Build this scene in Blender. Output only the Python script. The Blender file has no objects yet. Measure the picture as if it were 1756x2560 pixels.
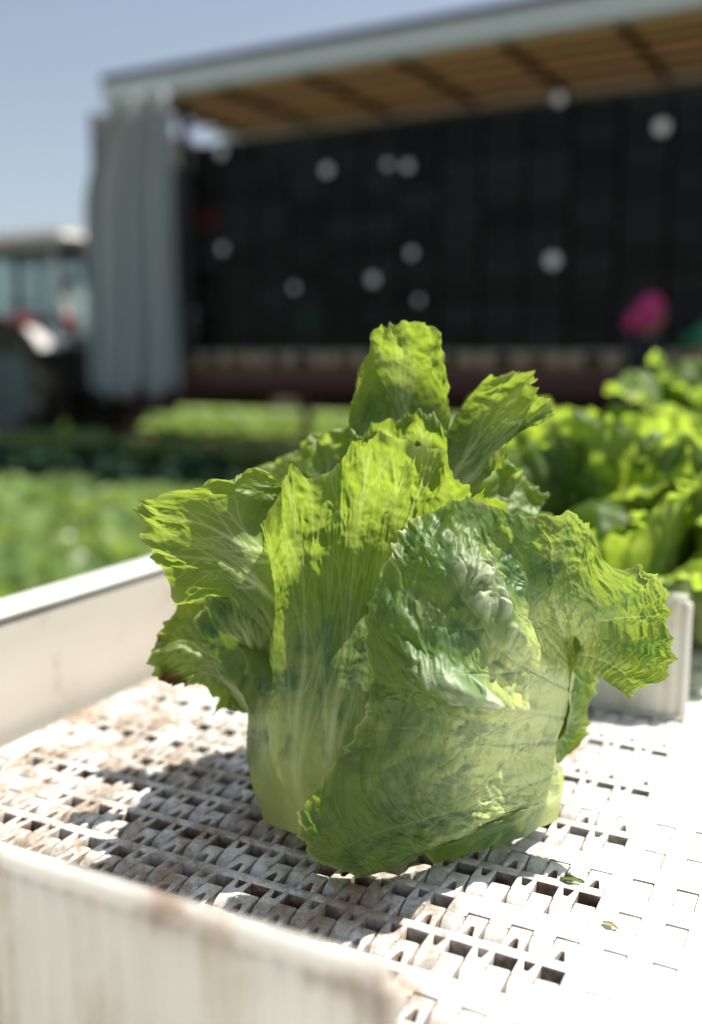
import bpy, bmesh, math, random
import numpy as np
from mathutils import Vector, Matrix, kdtree
random.seed(7)
SC = bpy.context.scene
COL = SC.collection
# ------------------------------------------------------------------ camera, sky, sun, exposure
F_PX, PW, PH = 2450.0, 1756.0, 2560.0            # focal length and frame in photograph pixels
PITCH = math.atan(395 / F_PX)
YAW = math.atan(1260 * math.cos(PITCH) / F_PX)
HC = 0.216                                        # lens above the belt (belt top is z = 0)
GZ = -0.96                                        # field level
cam = bpy.data.objects.new('camera', bpy.data.cameras.new('camera'))
COL.objects.link(cam); SC.camera = cam
cam.location = (0, 0, HC); cam.rotation_euler = (math.pi / 2 - PITCH, 0, YAW)
cam.data.sensor_fit = 'VERTICAL'; cam.data.sensor_height = 36; cam.data.lens = F_PX / PH * 36
cam.data.clip_start = 0.02; cam.data.clip_end = 3000
cam.data.dof.use_dof = True; cam.data.dof.focus_distance = 0.402; cam.data.dof.aperture_fstop = 3.9
SUN_DIR = Vector((0.36, 0.36, 1.0)).normalized()
elev = math.asin(SUN_DIR.z); azim = math.atan2(SUN_DIR.x, SUN_DIR.y)
world = bpy.data.worlds.new('World'); SC.world = world; world.use_nodes = True
wn = world.node_tree.nodes; wn.clear()
sky = wn.new('ShaderNodeTexSky'); sky.sky_type = 'NISHITA'; sky.sun_disc = False
sky.sun_elevation = elev; sky.sun_rotation = azim; sky.air_density = 1.0; sky.dust_density = 1.6; sky.ozone_density = .6
bg = wn.new('ShaderNodeBackground'); bg.inputs[1].default_value = 0.084
wo = wn.new('ShaderNodeOutputWorld')
hs = wn.new('ShaderNodeHueSaturation'); hs.inputs['Saturation'].default_value = .70; world.node_tree.links.new(sky.outputs[0], hs.inputs['Color']); world.node_tree.links.new(hs.outputs[0], bg.inputs[0]); world.node_tree.links.new(bg.outputs[0], wo.inputs[0])
sl = bpy.data.lights.new('sun', 'SUN'); sl.energy = 5.0; sl.angle = math.radians(0.53); sl.color = (1.0, 0.95, 0.86)
sun = bpy.data.objects.new('sun', sl); COL.objects.link(sun)
sun.rotation_euler = (-SUN_DIR).to_track_quat('-Z', 'Y').to_euler()
SC.view_settings.view_transform = 'Standard'; SC.view_settings.look = 'None'
SC.view_settings.exposure = 0.70; SC.view_settings.gamma = 1.0
SC.render.engine = 'CYCLES'; SC.cycles.use_denoising = True
SC.cycles.max_bounces = 8; SC.cycles.transmission_bounces = 6; SC.cycles.sample_clamp_indirect = 6

# ------------------------------------------------------------------ helpers
FW = np.array([-math.sin(YAW) * math.cos(PITCH), math.cos(YAW) * math.cos(PITCH), -math.sin(PITCH)])
RT = np.array([math.cos(YAW), math.sin(YAW), 0.0]); UP = np.cross(RT, FW); CO = np.array([0, 0, HC])
def at(x, y, d):                                  # photograph pixel + depth -> point of the place
    x = np.asarray(x, float); y = np.asarray(y, float); d = np.asarray(d, float)
    r = FW + np.multiply.outer((x - PW / 2) / F_PX, RT) - np.multiply.outer((y - PH / 2) / F_PX, UP)
    return CO + r * d[..., None]
def at_z(x, y, z):
    r = FW + RT * (x - PW / 2) / F_PX - UP * (y - PH / 2) / F_PX
    return CO + r * ((z - HC) / r[2])
def tag(o, label=None, cat=None, group=None, kind=None):
    for k, v in (('label', label), ('category', cat), ('group', group), ('kind', kind)):
        if v: o[k] = v
    return o
def link(name, me, parent=None, mat=None, smooth=False):
    o = bpy.data.objects.new(name, me); COL.objects.link(o)
    if parent: o.parent = parent
    if mat is not None and me is not None and not me.materials: me.materials.append(mat)
    if smooth and me is not None: me.polygons.foreach_set('use_smooth', [True] * len(me.polygons))
    return o
def empty(name, loc=(0, 0, 0), rz=0.0):
    o = bpy.data.objects.new(name, None); COL.objects.link(o); o.location = loc; o.rotation_euler = (0, 0, rz)
    o.empty_display_size = 0.05
    return o
def copy_tree(o, parent=None):
    c = o.copy(); COL.objects.link(c); c.parent = parent
    for ch in list(o.children): copy_tree(ch, c)
    return c
def set_smooth_angle(me, ang=0.6):
    me.polygons.foreach_set('use_smooth', [True] * len(me.polygons))
    bm = bmesh.new(); bm.from_mesh(me)
    for e in bm.edges:
        if len(e.link_faces) == 2 and e.calc_face_angle(0) > ang: e.smooth = False
    bm.to_mesh(me); bm.free()
class MB:
    """collects shapes into one mesh"""
    def __init__(s): s.bm = bmesh.new()
    def box(s, x0, x1, y0, y1, z0, z1, bev=0):
        return s.prism([(x0, y0), (x1, y0), (x1, y1), (x0, y1)], z0, z1, bev)
    def prism(s, poly, z0, z1, bev=0, M=None, seg=1):
        b = bmesh.new()
        lo = [b.verts.new((x, y, z0)) for x, y in poly]; hi = [b.verts.new((x, y, z1)) for x, y in poly]
        b.faces.new(lo[::-1]); b.faces.new(hi); n = len(poly)
        for i in range(n): b.faces.new((lo[i], lo[(i + 1) % n], hi[(i + 1) % n], hi[i]))
        bmesh.ops.recalc_face_normals(b, faces=b.faces)
        if bev:
            es = [e for e in b.edges if e.calc_face_angle(0) > 0.5]
            bmesh.ops.bevel(b, geom=es, offset=bev, segments=seg, affect='EDGES', clamp_overlap=True)
        if M is not None: b.transform(M)
        s.merge(b); return s
    def merge(s, b):
        me = bpy.data.meshes.new('t'); b.to_mesh(me); b.free(); s.bm.from_mesh(me); bpy.data.meshes.remove(me)
    def tube(s, pts, rad, n=10, caps=True):
        pts = [Vector(p) for p in pts]; rads = rad if isinstance(rad, (list, tuple)) else [rad] * len(pts)
        rings = []
        up = Vector((0, 0, 1))
        for i, p in enumerate(pts):
            d = (pts[min(i + 1, len(pts) - 1)] - pts[max(i - 1, 0)]).normalized()
            a = d.cross(up) if abs(d.z) < .95 else d.cross(Vector((1, 0, 0)))
            a.normalize(); b_ = d.cross(a)
            rings.append([s.bm.verts.new(p + (a * math.cos(t) + b_ * math.sin(t)) * rads[i]) for t in [2 * math.pi * k / n for k in range(n)]])
        for r0, r1 in zip(rings, rings[1:]):
            for k in range(n): s.bm.faces.new((r0[k], r0[(k + 1) % n], r1[(k + 1) % n], r1[k]))
        if caps: s.bm.faces.new(rings[0][::-1]); s.bm.faces.new(rings[-1])
        return s
    def lathe(s, prof, axis='Y', n=40, c=(0, 0, 0), close=False):
        rings = []
        for r, h in prof:
            ring = []
            for k in range(n):
                t = 2 * math.pi * k / n; a, b_ = r * math.cos(t), r * math.sin(t)
                p = (a, h, b_) if axis == 'Y' else (a, b_, h)
                ring.append(s.bm.verts.new((p[0] + c[0], p[1] + c[1], p[2] + c[2])))
            rings.append(ring)
        prs = list(zip(rings, rings[1:])) + ([(rings[-1], rings[0])] if close else [])
        for r0, r1 in prs:
            for k in range(n): s.bm.faces.new((r0[k], r0[(k + 1) % n], r1[(k + 1) % n], r1[k]))
        return s
    def mesh(s, name, smooth=None):
        me = bpy.data.meshes.new(name); bmesh.ops.recalc_face_normals(s.bm, faces=s.bm.faces)
        s.bm.to_mesh(me); s.bm.free()
        if smooth: set_smooth_angle(me, smooth)
        return me
    def build(s, name, mat, parent=None, smooth=None): return link(name, s.mesh(name, smooth), parent, mat)

# ---- node material helper
class NM:
    def __init__(s, name):
        s.m = bpy.data.materials.new(name); s.m.use_nodes = True; s.t = s.m.node_tree; s.t.nodes.clear()
        s.out = s.n('ShaderNodeOutputMaterial')
    def n(s, t, **kw):
        nd = s.t.nodes.new(t)
        for k, v in kw.items(): setattr(nd, k, v)
        return nd
    def l(s, a, b): s.t.links.new(a, b)
    def val(s, sock, v):
        if hasattr(v, 'links') or isinstance(v, bpy.types.NodeSocket): s.l(v, sock)
        else: sock.default_value = v
    def math(s, op, a, b=0.0, clamp=False):
        nd = s.n('ShaderNodeMath', operation=op, use_clamp=clamp); s.val(nd.inputs[0], a); s.val(nd.inputs[1], b); return nd.outputs[0]
    def mix(s, f, a, b, bt='MIX'):
        nd = s.n('ShaderNodeMix', data_type='RGBA', blend_type=bt)
        c = lambda v: (*v, 1) if isinstance(v, tuple) and len(v) == 3 else v
        s.val(nd.inputs[0], f); s.val(nd.inputs[6], c(a)); s.val(nd.inputs[7], c(b)); return nd.outputs[2]
    def noise(s, vec, scale, detail=4, rough=.55, dist=0.0):
        nd = s.n('ShaderNodeTexNoise'); s.l(vec, nd.inputs['Vector']); nd.inputs['Scale'].default_value = scale
        nd.inputs['Detail'].default_value = detail; nd.inputs['Roughness'].default_value = rough; nd.inputs['Distortion'].default_value = dist
        return nd.outputs[0]
    def ramp(s, f, a, b):
        nd = s.n('ShaderNodeMapRange', interpolation_type='SMOOTHSTEP'); s.val(nd.inputs[0], f)
        nd.inputs[1].default_value = a; nd.inputs[2].default_value = b; return nd.outputs[0]
    def attr(s, name, typ='GEOMETRY'):
        nd = s.n('ShaderNodeAttribute', attribute_name=name, attribute_type=typ); return nd.outputs['Fac']
    def pos(s): return s.n('ShaderNodeNewGeometry').outputs['Position']
    def obj(s): return s.n('ShaderNodeTexCoord').outputs['Object']
    def scaled(s, vec, sx, sy, sz):
        nd = s.n('ShaderNodeMapping'); s.l(vec, nd.inputs[0]); nd.inputs['Scale'].default_value = (sx, sy, sz); return nd.outputs[0]
    def bsdf(s, col, rough=.5, metal=0.0, spec=.5, bump=None, bs=.3, bd=.001, **kw):
        p = s.n('ShaderNodeBsdfPrincipled')
        s.val(p.inputs['Base Color'], (*col, 1) if isinstance(col, tuple) and len(col) == 3 else col)
        s.val(p.inputs['Roughness'], rough); s.val(p.inputs['Metallic'], metal); s.val(p.inputs['Specular IOR Level'], spec)
        for k, v in kw.items(): s.val(p.inputs[k], v)
        if bump is not None:
            b = s.n('ShaderNodeBump'); b.inputs['Strength'].default_value = bs; b.inputs['Distance'].default_value = bd
            s.l(bump, b.inputs['Height']); s.l(b.outputs[0], p.inputs['Normal']); s.bump_n = b.outputs[0]
        return p.outputs[0]
    def done(s, sh): s.l(sh, s.out.inputs[0]); return s.m

def simple(name, col, rough=.5, metal=0.0, var=.25, scale=8.0, dirt=None, spec=.5):
    k = NM(name); o = k.obj(); f = k.noise(o, scale, 5)
    c = k.mix(f, tuple(x * (1 - var) for x in col), tuple(min(1, x * (1 + var)) for x in col))
    if dirt:
        d = k.ramp(k.noise(o, scale * .6, 6, .7), .48, .68); c = k.mix(k.math('MULTIPLY', d, dirt[3]), c, dirt[:3])
    return k.done(k.bsdf(c, k.math('ADD', rough, k.math('MULTIPLY', f, .12)), metal, spec))

# ------------------------------------------------------------------ materials
def mat_belt():
    k = NM('white_belt_plastic'); p = k.pos()
    n1 = k.noise(p, 26, 6, .7); n2 = k.noise(p, 210, 6, .75); n3 = k.noise(p, 900, 4, .7)
    sx = k.n('ShaderNodeSeparateXYZ'); k.l(p, sx.inputs[0])
    lane = k.ramp(sx.outputs[0], -.055, -.15)                  # soil sits on the product lane
    amt = k.math('ADD', k.math('MULTIPLY', n1, .55), k.math('ADD', k.math('MULTIPLY', n2, .5), k.math('MULTIPLY', lane, .13)))
    d = k.ramp(amt, .60, .78); spk = k.ramp(n3, .64, .72)
    c = k.mix(k.math('MULTIPLY', lane, k.ramp(k.math('ADD', n1, k.math('MULTIPLY', n2, .4)), .5, .85)), (.82, .82, .80), (.31, .285, .25))
    c = k.mix(k.math('MULTIPLY', d, .75), c, (.34, .22, .12))
    c = k.mix(k.math('MULTIPLY', k.ramp(amt, .72, .86), .8), c, (.10, .065, .04))
    c = k.mix(k.math('MULTIPLY', k.math('MULTIPLY', spk, lane), .7), c, (.14, .09, .05))
    return k.done(k.bsdf(c, k.math('ADD', .36, k.math('MULTIPLY', d, .4)), 0, .45, bump=n2, bs=.18, bd=.0006))
def mat_flight():
    k = NM('stained_flight_plastic'); p = k.pos()
    v = k.scaled(p, 75, 75, 10); n1 = k.noise(v, 1.0, 5, .65, .3); n2 = k.noise(p, 34, 6, .7)
    d = k.ramp(k.math('ADD', k.math('MULTIPLY', n1, .65), k.math('MULTIPLY', n2, .45)), .50, .76)
    sx = k.n('ShaderNodeSeparateXYZ'); k.l(p, sx.inputs[0])
    rim = k.math('MULTIPLY', k.ramp(sx.outputs[2], .062, .073), k.ramp(n2, .52, .66))
    c = k.mix(k.math('MULTIPLY', d, .5), (.86, .85, .81), (.50, .36, .22))
    c = k.mix(k.math('MULTIPLY', rim, .55), c, (.36, .22, .12))
    b = k.bsdf(c, .42, 0, .45, bump=n2, bs=.1, bd=.0005)
    t = k.n('ShaderNodeBsdfTranslucent'); k.l(c, t.inputs[0])
    mx = k.n('ShaderNodeMixShader'); mx.inputs[0].default_value = .58; k.l(b, mx.inputs[1]); k.l(t.outputs[0], mx.inputs[2])
    return k.done(mx.outputs[0])
def mat_grime():
    k = NM('grimy_belt_side'); p = k.pos(); n2 = k.noise(p, 160, 5, .7); n1 = k.noise(p, 30, 4, .6)
    c = k.mix(k.ramp(k.math('ADD', k.math('MULTIPLY', n1, .6), k.math('MULTIPLY', n2, .5)), .42, .68), (.52, .48, .44), (.16, .10, .06))
    return k.done(k.bsdf(c, .6, 0, .3))
GRIME = mat_grime(); BELT = mat_belt(); FLIGHT = mat_flight()
def mat_leaf(name, pale=.35, dark=.5, trans=.48, sheen=.6, brown=0.0, vdark=0.0, net=.4, pmax=2.0, vmix=.75):
    k = NM(name); o = k.obj()
    al = k.attr('along'); ve = k.attr('vein'); te = k.attr('tert'); mg = k.attr('marg'); bl = k.attr('blis')
    cb = k.n('ShaderNodeCombineXYZ'); k.l(k.attr('lu'), cb.inputs[0]); k.l(k.attr('lv'), cb.inputs[1]); q = cb.outputs[0]
    n1 = k.noise(k.scaled(q, 48, 62, 1), 1, 3, .55, .7); n2 = k.noise(k.scaled(q, 150, 260, 1), 1, 4, .6); n3 = k.noise(o, 1500, 3, .6)
    n4 = k.noise(k.scaled(q, 18, 26, 1), 1, 2, .5)
    green = k.mix(n4, (.070, .145, .028), (.14, .24, .042))
    palec = k.mix(n2, (.36, .44, .12), (.52, .58, .21))
    pf = k.math('ADD', k.ramp(al, .55, .08), k.math('MULTIPLY', k.math('SUBTRACT', n4, .5), 1.3))
    pf = k.math('MULTIPLY', pf, pale * 2, True)
    c = k.mix(pf, green, palec)
    patch = k.math('MULTIPLY', k.ramp(k.math('ADD', n1, k.math('MULTIPLY', k.math('SUBTRACT', n4, .5), .6)), .48, .63), k.math('MULTIPLY', k.ramp(al, .08, .35), k.ramp(al, pmax + .15, pmax - .1)))
    c = k.mix(k.math('MULTIPLY', patch, dark), c, (.03, .10, .038))
    c = k.mix(k.math('MULTIPLY', k.ramp(k.attr('sunpatch'), .15, .75), .85), c, (.60, .66, .44))  # sunlit patches on the bulges painted in as paler leaf colour
    c = k.mix(k.math('MULTIPLY', k.ramp(n3, .55, .8), .14), c, (.36, .42, .18))
    vf = k.math('MULTIPLY', ve, vmix, True)
    c = k.mix(vf, c, tuple(a * (1 - vdark) + b * vdark for a, b in zip((.58, .64, .32), (.05, .13, .035))))
    c = k.mix(k.math('MULTIPLY', te, net), c, (.06, .13, .03))
    c = k.mix(k.math('MULTIPLY', mg, .8), c, (.50, .54, .20))
    if brown:
        bm_ = k.math('MULTIPLY', k.ramp(k.noise(o, 70, 4), .5, .62), k.ramp(al, .80, .97))
        c = k.mix(k.math('MULTIPLY', bm_, brown), c, (.10, .045, .02))
    tc = k.mix(k.math('MULTIPLY', patch, dark), (.38, .52, .045), (.15, .32, .030))
    tc = k.mix(k.math('MULTIPLY', ve, .9, True), tc, (.86, .92, .40))
    tc = k.mix(k.math('MULTIPLY', te, .35), tc, (.64, .76, .14))
    tc = k.mix(k.math('MULTIPLY', pf, .4), tc, (.52, .60, .16))
    if brown: tc = k.mix(k.math('MULTIPLY', bm_, brown), tc, (.12, .05, .01))
    h = k.math('SUBTRACT', k.math('MULTIPLY', n2, .35), k.math('MULTIPLY', te, .30))
    h = k.math('ADD', h, k.math('MULTIPLY', n3, .10))
    b = k.bsdf(c, k.math('ADD', .38, k.math('MULTIPLY', n2, .2)), 0, sheen, bump=h, bs=.5, bd=.0008)
    t = k.n('ShaderNodeBsdfTranslucent'); k.l(tc, t.inputs[0]); k.l(k.bump_n, t.inputs['Normal'])
    mx = k.n('ShaderNodeMixShader'); k.l(k.math('ADD', .08, k.math('MULTIPLY', k.ramp(al, .30, .85), trans)), mx.inputs[0]); k.l(b, mx.inputs[1]); k.l(t.outputs[0], mx.inputs[2])
    return k.done(mx.outputs[0])
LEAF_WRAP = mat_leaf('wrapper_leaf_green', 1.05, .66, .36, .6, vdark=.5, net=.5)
LEAF_PALE = mat_leaf('pale_head_leaf_green', .46, .70, .50, .35, net=.12, pmax=.66, vmix=.42)
LEAF_TOP = mat_leaf('frilly_leaf_green', .16, .30, .46, .38, net=.15, pmax=.6)
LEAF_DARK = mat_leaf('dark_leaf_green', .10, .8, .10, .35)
LEAF_BURN = mat_leaf('tip_burnt_leaf', .4, .2, .42, .6, 1.0)
LEAF_PILE = mat_leaf('pile_leaf_green', .75, .3, .60, .6, net=.1)

# ------------------------------------------------------------------ numpy noise
_rng = np.random.RandomState(11)
_PERM = np.concatenate([_rng.permutation(512)] * 3); _GR = _rng.rand(512) * 2 * np.pi
def pn(x, y=0.0, seed=0):
    x, y = np.broadcast_arrays(np.asarray(x, float) + seed * 17.31, np.asarray(y, float) + seed * 7.77)
    xi = np.floor(x).astype(int); yi = np.floor(y).astype(int); xf = x - xi; yf = y - yi
    u = xf ** 3 * (xf * (xf * 6 - 15) + 10); v = yf ** 3 * (yf * (yf * 6 - 15) + 10)
    def g(i, j):
        a = _GR[_PERM[(_PERM[(xi + i) % 512] + yi + j) % 512]]; return np.cos(a) * (xf - i) + np.sin(a) * (yf - j)
    return 1.5 * ((g(0, 0) * (1 - u) + g(1, 0) * u) * (1 - v) + (g(0, 1) * (1 - u) + g(1, 1) * u) * v)
def crw(u, n):                                     # Catmull-Rom weights, shape u.shape + (n,)
    u = np.asarray(u, float); x = u * (n - 1); i = np.clip(np.floor(x).astype(int), 0, n - 2); f = x - i
    W = np.zeros(u.shape + (n,)); idx = np.indices(u.shape)
    ws = [(-f + 2 * f * f - f ** 3) / 2, (2 - 5 * f * f + 3 * f ** 3) / 2, (f + 4 * f * f - 3 * f ** 3) / 2, (-f * f + f ** 3) / 2]
    for k, w in enumerate(ws):
        j = i + k - 1
        lo = j < 0; hi = j > n - 1; ok = ~(lo | hi)
        def add(jj, ww): np.add.at(W, tuple(idx) + (np.clip(jj, 0, n - 1),), ww)
        add(j, np.where(ok, w, 0))
        add(np.zeros_like(j), np.where(lo, 2 * w, 0)); add(np.ones_like(j), np.where(lo, -w, 0))
        add(np.full_like(j, n - 1), np.where(hi, 2 * w, 0)); add(np.full_like(j, n - 2), np.where(hi, -w, 0))
    return W

def leaf_mesh(name, ctrl, ns=120, nt=160, seed=0, prim=(0.0,), teeth=.004, tooth_len=.012, ruffle=.004, ruf_len=.016,
              blister=.0015, cell=.010, wave=.002, side=0.0, ruf_pow=5, flip=1, vein_w=.0012, ridge=.0, lumps=(), bmask=None, aniso=.75, crk=.0009, vlev=3, fine=0.0):
    """one leaf: ctrl[s][t] = points from base (s=0) to margin (s=1); veins, blisters, frills and a toothed margin"""
    ctrl = np.asarray(ctrl, float); n, m, _ = ctrl.shape
    S = np.linspace(0, 1, ns); T = np.linspace(0, 1, nt)
    cT = np.einsum('tm,nmk->ntk', crw(T, m), ctrl)                          # n, nt, 3
    mlen = np.concatenate([[0], np.cumsum(np.linalg.norm(np.diff(cT[-1], axis=0), axis=1))])
    slen = np.linalg.norm(np.diff(cT, axis=0), axis=2).sum(0)
    ph = mlen / tooth_len + .9 * pn(mlen / tooth_len * .6, 3.1, seed)
    J = teeth * ((1 - np.abs(np.sin(np.pi * ph))) * (.6 + .9 * np.abs(pn(ph * .37, 9.2, seed))) + .22 * (1 - np.abs(np.sin(np.pi * ph * 3.7 + 1))) - .35) \
        + teeth * 1.5 * pn(mlen / (tooth_len * 2.7), .5, seed)
    Su = S[:, None] + (J / np.maximum(slen, .02))[None, :] * S[:, None] ** 3
    if side:
        sj = side * pn(S * 9, 4.4, seed)[:, None]
        Te = np.clip(T[None, :] + sj * (2 * np.abs(T - .5)[None, :]) ** 6 * np.sign(T - .5)[None, :], -.08, 1.08)
        cc = np.einsum('stm,nmk->nstk', crw(Te, m), ctrl); W = crw(Su, n)
        P = np.einsum('stn,nstk->stk', W, cc)
    else:
        P = np.einsum('stn,ntk->stk', crw(Su, n), cT)
    S_flip = flip
    def normals(Q):
        a = np.gradient(Q, axis=0); b = np.gradient(Q, axis=1); N = np.cross(a, b)
        return N / np.maximum(np.linalg.norm(N, axis=2, keepdims=True), 1e-12) * flip
    N = normals(P)
    # veins as polylines in (s, t)
    rs = random.Random(seed * 31 + 5); pts = []; wid = []
    def vein(s0, t0, dt, w, lev):
        s, t = s0, t0; d = dt; k = 0; nxt = rs.uniform(.07, .14); sgn = rs.choice((-1, 1))
        while s < 1.0 and -.0 < t < 1.0 and w > .00022:
            pts.append((s, t)); wid.append(w)
            s += .003; d += rs.uniform(-.014, .014); d *= .992; t += d * .003; w *= .995 if lev == 0 else .992
            nxt -= .003
            if nxt <= 0 and lev < vlev:
                vein(s, t, d + sgn * rs.uniform(.35, .75) * (.9 if lev == 0 else .6), w * .72, lev + 1); sgn = -sgn
                nxt = rs.uniform(.08, .15)
    for i, t0 in enumerate(prim): vein(.0, (t0 + 1) / 2, rs.uniform(-.04, .04), vein_w * 1.9, 0)
    ps = np.array(pts); Wp = np.einsum('pn,nmk->pmk', crw(ps[:, 0], n), ctrl); VP = np.einsum('pm,pmk->pk', crw(ps[:, 1], m), Wp)
    kd = kdtree.KDTree(len(VP))
    for i, p in enumerate(VP): kd.insert(p, i)
    kd.balance()
    flat = P.reshape(-1, 3); dv = np.empty(len(flat)); wv = np.empty(len(flat))
    for i, p in enumerate(flat):
        _, j, d = kd.find(p); dv[i] = d; wv[i] = wid[j]
    dv = dv.reshape(ns, nt); wv = wv.reshape(ns, nt)
    ve = np.exp(-(dv / wv) ** 2) * np.clip(wv / (vein_w * 1.2), .35, 1)
    # reticulate cells, longer along the leaf: random sites in the unrolled sheet
    d1 = np.linalg.norm(np.diff(P, axis=0), axis=2)[:, :-1] * np.linalg.norm(np.diff(P, axis=1), axis=2)[:-1]
    wl = np.concatenate([np.zeros((ns, 1)), np.cumsum(np.linalg.norm(np.diff(P, axis=1), axis=2), axis=1)], 1); wl = wl - wl[:, nt // 2:nt // 2 + 1]
    ul = np.concatenate([np.zeros((1, nt)), np.cumsum(np.linalg.norm(np.diff(P, axis=0), axis=2), axis=0)], 0)
    wx = cell * (.5 * pn(ul / cell * .6, wl / cell * .6, seed + 3) + .22 * pn(ul / cell * 2, wl / cell * 2, seed + 13)); wy = cell * (.5 * pn(ul / cell * .6, wl / cell * .6, seed + 4) + .22 * pn(ul / cell * 2, wl / cell * 2, seed + 14))
    Q = np.stack([(ul + wx) * aniso, wl + wy, 0 * ul], -1)
    area = d1.sum(); nc = int(np.clip(area * aniso / cell ** 2, 12, 1500))
    r2 = np.random.RandomState(seed + 100)
    pick = r2.choice(d1.size, nc, p=(d1 / area).ravel()); si, ti = np.unravel_index(pick, d1.shape); sites = Q[si, ti]
    kd2 = kdtree.KDTree(nc)
    for i, p in enumerate(sites): kd2.insert(p, i)
    kd2.balance()
    e = np.empty(len(flat))
    for i, p in enumerate(Q.reshape(-1, 3)):
        q = kd2.find_n(p, 2); e[i] = q[1][2] - q[0][2]
    e = (e / cell).reshape(ns, nt)
    te = np.exp(-(e / .07) ** 2) * np.clip(.6 + 1.2 * pn(ul / .02, wl / .02, seed + 15), 0, 1.2)
    if fine:                                        # the fine mesh of veinlets between
        nf = int(min(9000, area * aniso / fine ** 2)); pick = r2.choice(d1.size, nf, p=(d1 / area).ravel()); si, ti = np.unravel_index(pick, d1.shape)
        kd3 = kdtree.KDTree(nf)
        for i, p in enumerate(Q[si, ti]): kd3.insert(p, i)
        kd3.balance(); e2 = np.empty(len(flat))
        for i, p in enumerate(Q.reshape(-1, 3)):
            q = kd3.find_n(p, 2); e2[i] = q[1][2] - q[0][2]
        te = np.maximum(te, .55 * np.exp(-(e2.reshape(ns, nt) / fine / .11) ** 2) * np.clip(.7 + 1.2 * pn(ul / .03, wl / .03, seed + 16), 0, 1))
    dome = np.minimum(1, e / .85); dome = dome * dome * (3 - 2 * dome) * np.clip(dv / (cell * .35), 0, 1) ** .6
    # displacement
    sg = S[:, None]; mg = sg ** ruf_pow
    ml = mlen[None, :] + .35 * ruf_len * pn(mlen[None, :] / ruf_len * .8, sg * 5, seed + 6)
    rfl = ruffle * (mg * pn(ml / ruf_len, sg * 2.5, seed + 1) * 1.3 + .3 * sg ** (2 * ruf_pow) * pn(ml / ruf_len * 2.3, sg * 3, seed + 2))
    msk = np.clip(.55 + .9 * pn(mlen[None, :] / .05, sg * slen.mean() / .035, seed + 8), .1, 1.3)
    fade = np.clip(sg / .3, .15, 1)
    gs_ = lambda L_: sum(a_ * np.exp(-((sg - s_) / r_) ** 2 - ((T[None, :] - t_) / q_) ** 2) for s_, t_, r_, q_, a_ in L_)
    if bmask: msk = .12 + gs_(bmask) + .0 * msk
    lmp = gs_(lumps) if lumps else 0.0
    low = wave * pn(mlen[None, :] / .03, sg * slen.mean() / .025, seed + 5) * fade
    fa = np.clip(sg / .35, .2, 1)
    low = low + crk * fa * (pn(wl / .0100 + .4 * pn(wl / .02, ul / .02, 3), ul / .0085, seed + 21) + .55 * pn(wl / .0050, ul / .0042, seed + 22) + .25 * pn(wl / .0024, ul / .0022, seed + 23))
    P = P + N * (rfl + low + lmp + blister * msk * dome * fade - ridge * ve - (.00022 * te if fine else 0.0))[..., None]
    idx = np.arange(ns * nt).reshape(ns, nt)
    q = np.stack([idx[:-1, :-1], idx[:-1, 1:], idx[1:, 1:], idx[1:, :-1]], -1).reshape(-1, 4)
    if flip < 0: q = q[:, ::-1]
    me = bpy.data.meshes.new(name); me.vertices.add(ns * nt); me.vertices.foreach_set('co', P.reshape(-1))
    me.loops.add(q.size); me.loops.foreach_set('vertex_index', q.reshape(-1).astype(np.int32))
    me.polygons.add(len(q)); me.polygons.foreach_set('loop_start', np.arange(0, q.size, 4, dtype=np.int32))
    me.polygons.foreach_set('use_smooth', np.ones(len(q), bool)); me.update()
    edge = np.exp(-((1 - sg) * slen[None, :] / .0016)) + 0 * T[None, :]
    for nm, a in (('along', sg + 0 * T[None, :]), ('vein', ve), ('tert', te), ('marg', edge), ('blis', dome), ('sunpatch', np.clip((lmp + 0 * dome) / .009, 0, 1) * (.35 + .65 * dome)), ('lu', ul), ('lv', (T[None, :] - .5) * mlen[-1] + 0 * sg + seed)):
        me.attributes.new(nm, 'FLOAT', 'POINT').data.foreach_set('value', np.ascontiguousarray(a, dtype=np.float32).reshape(-1))
    return me, P, N

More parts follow.
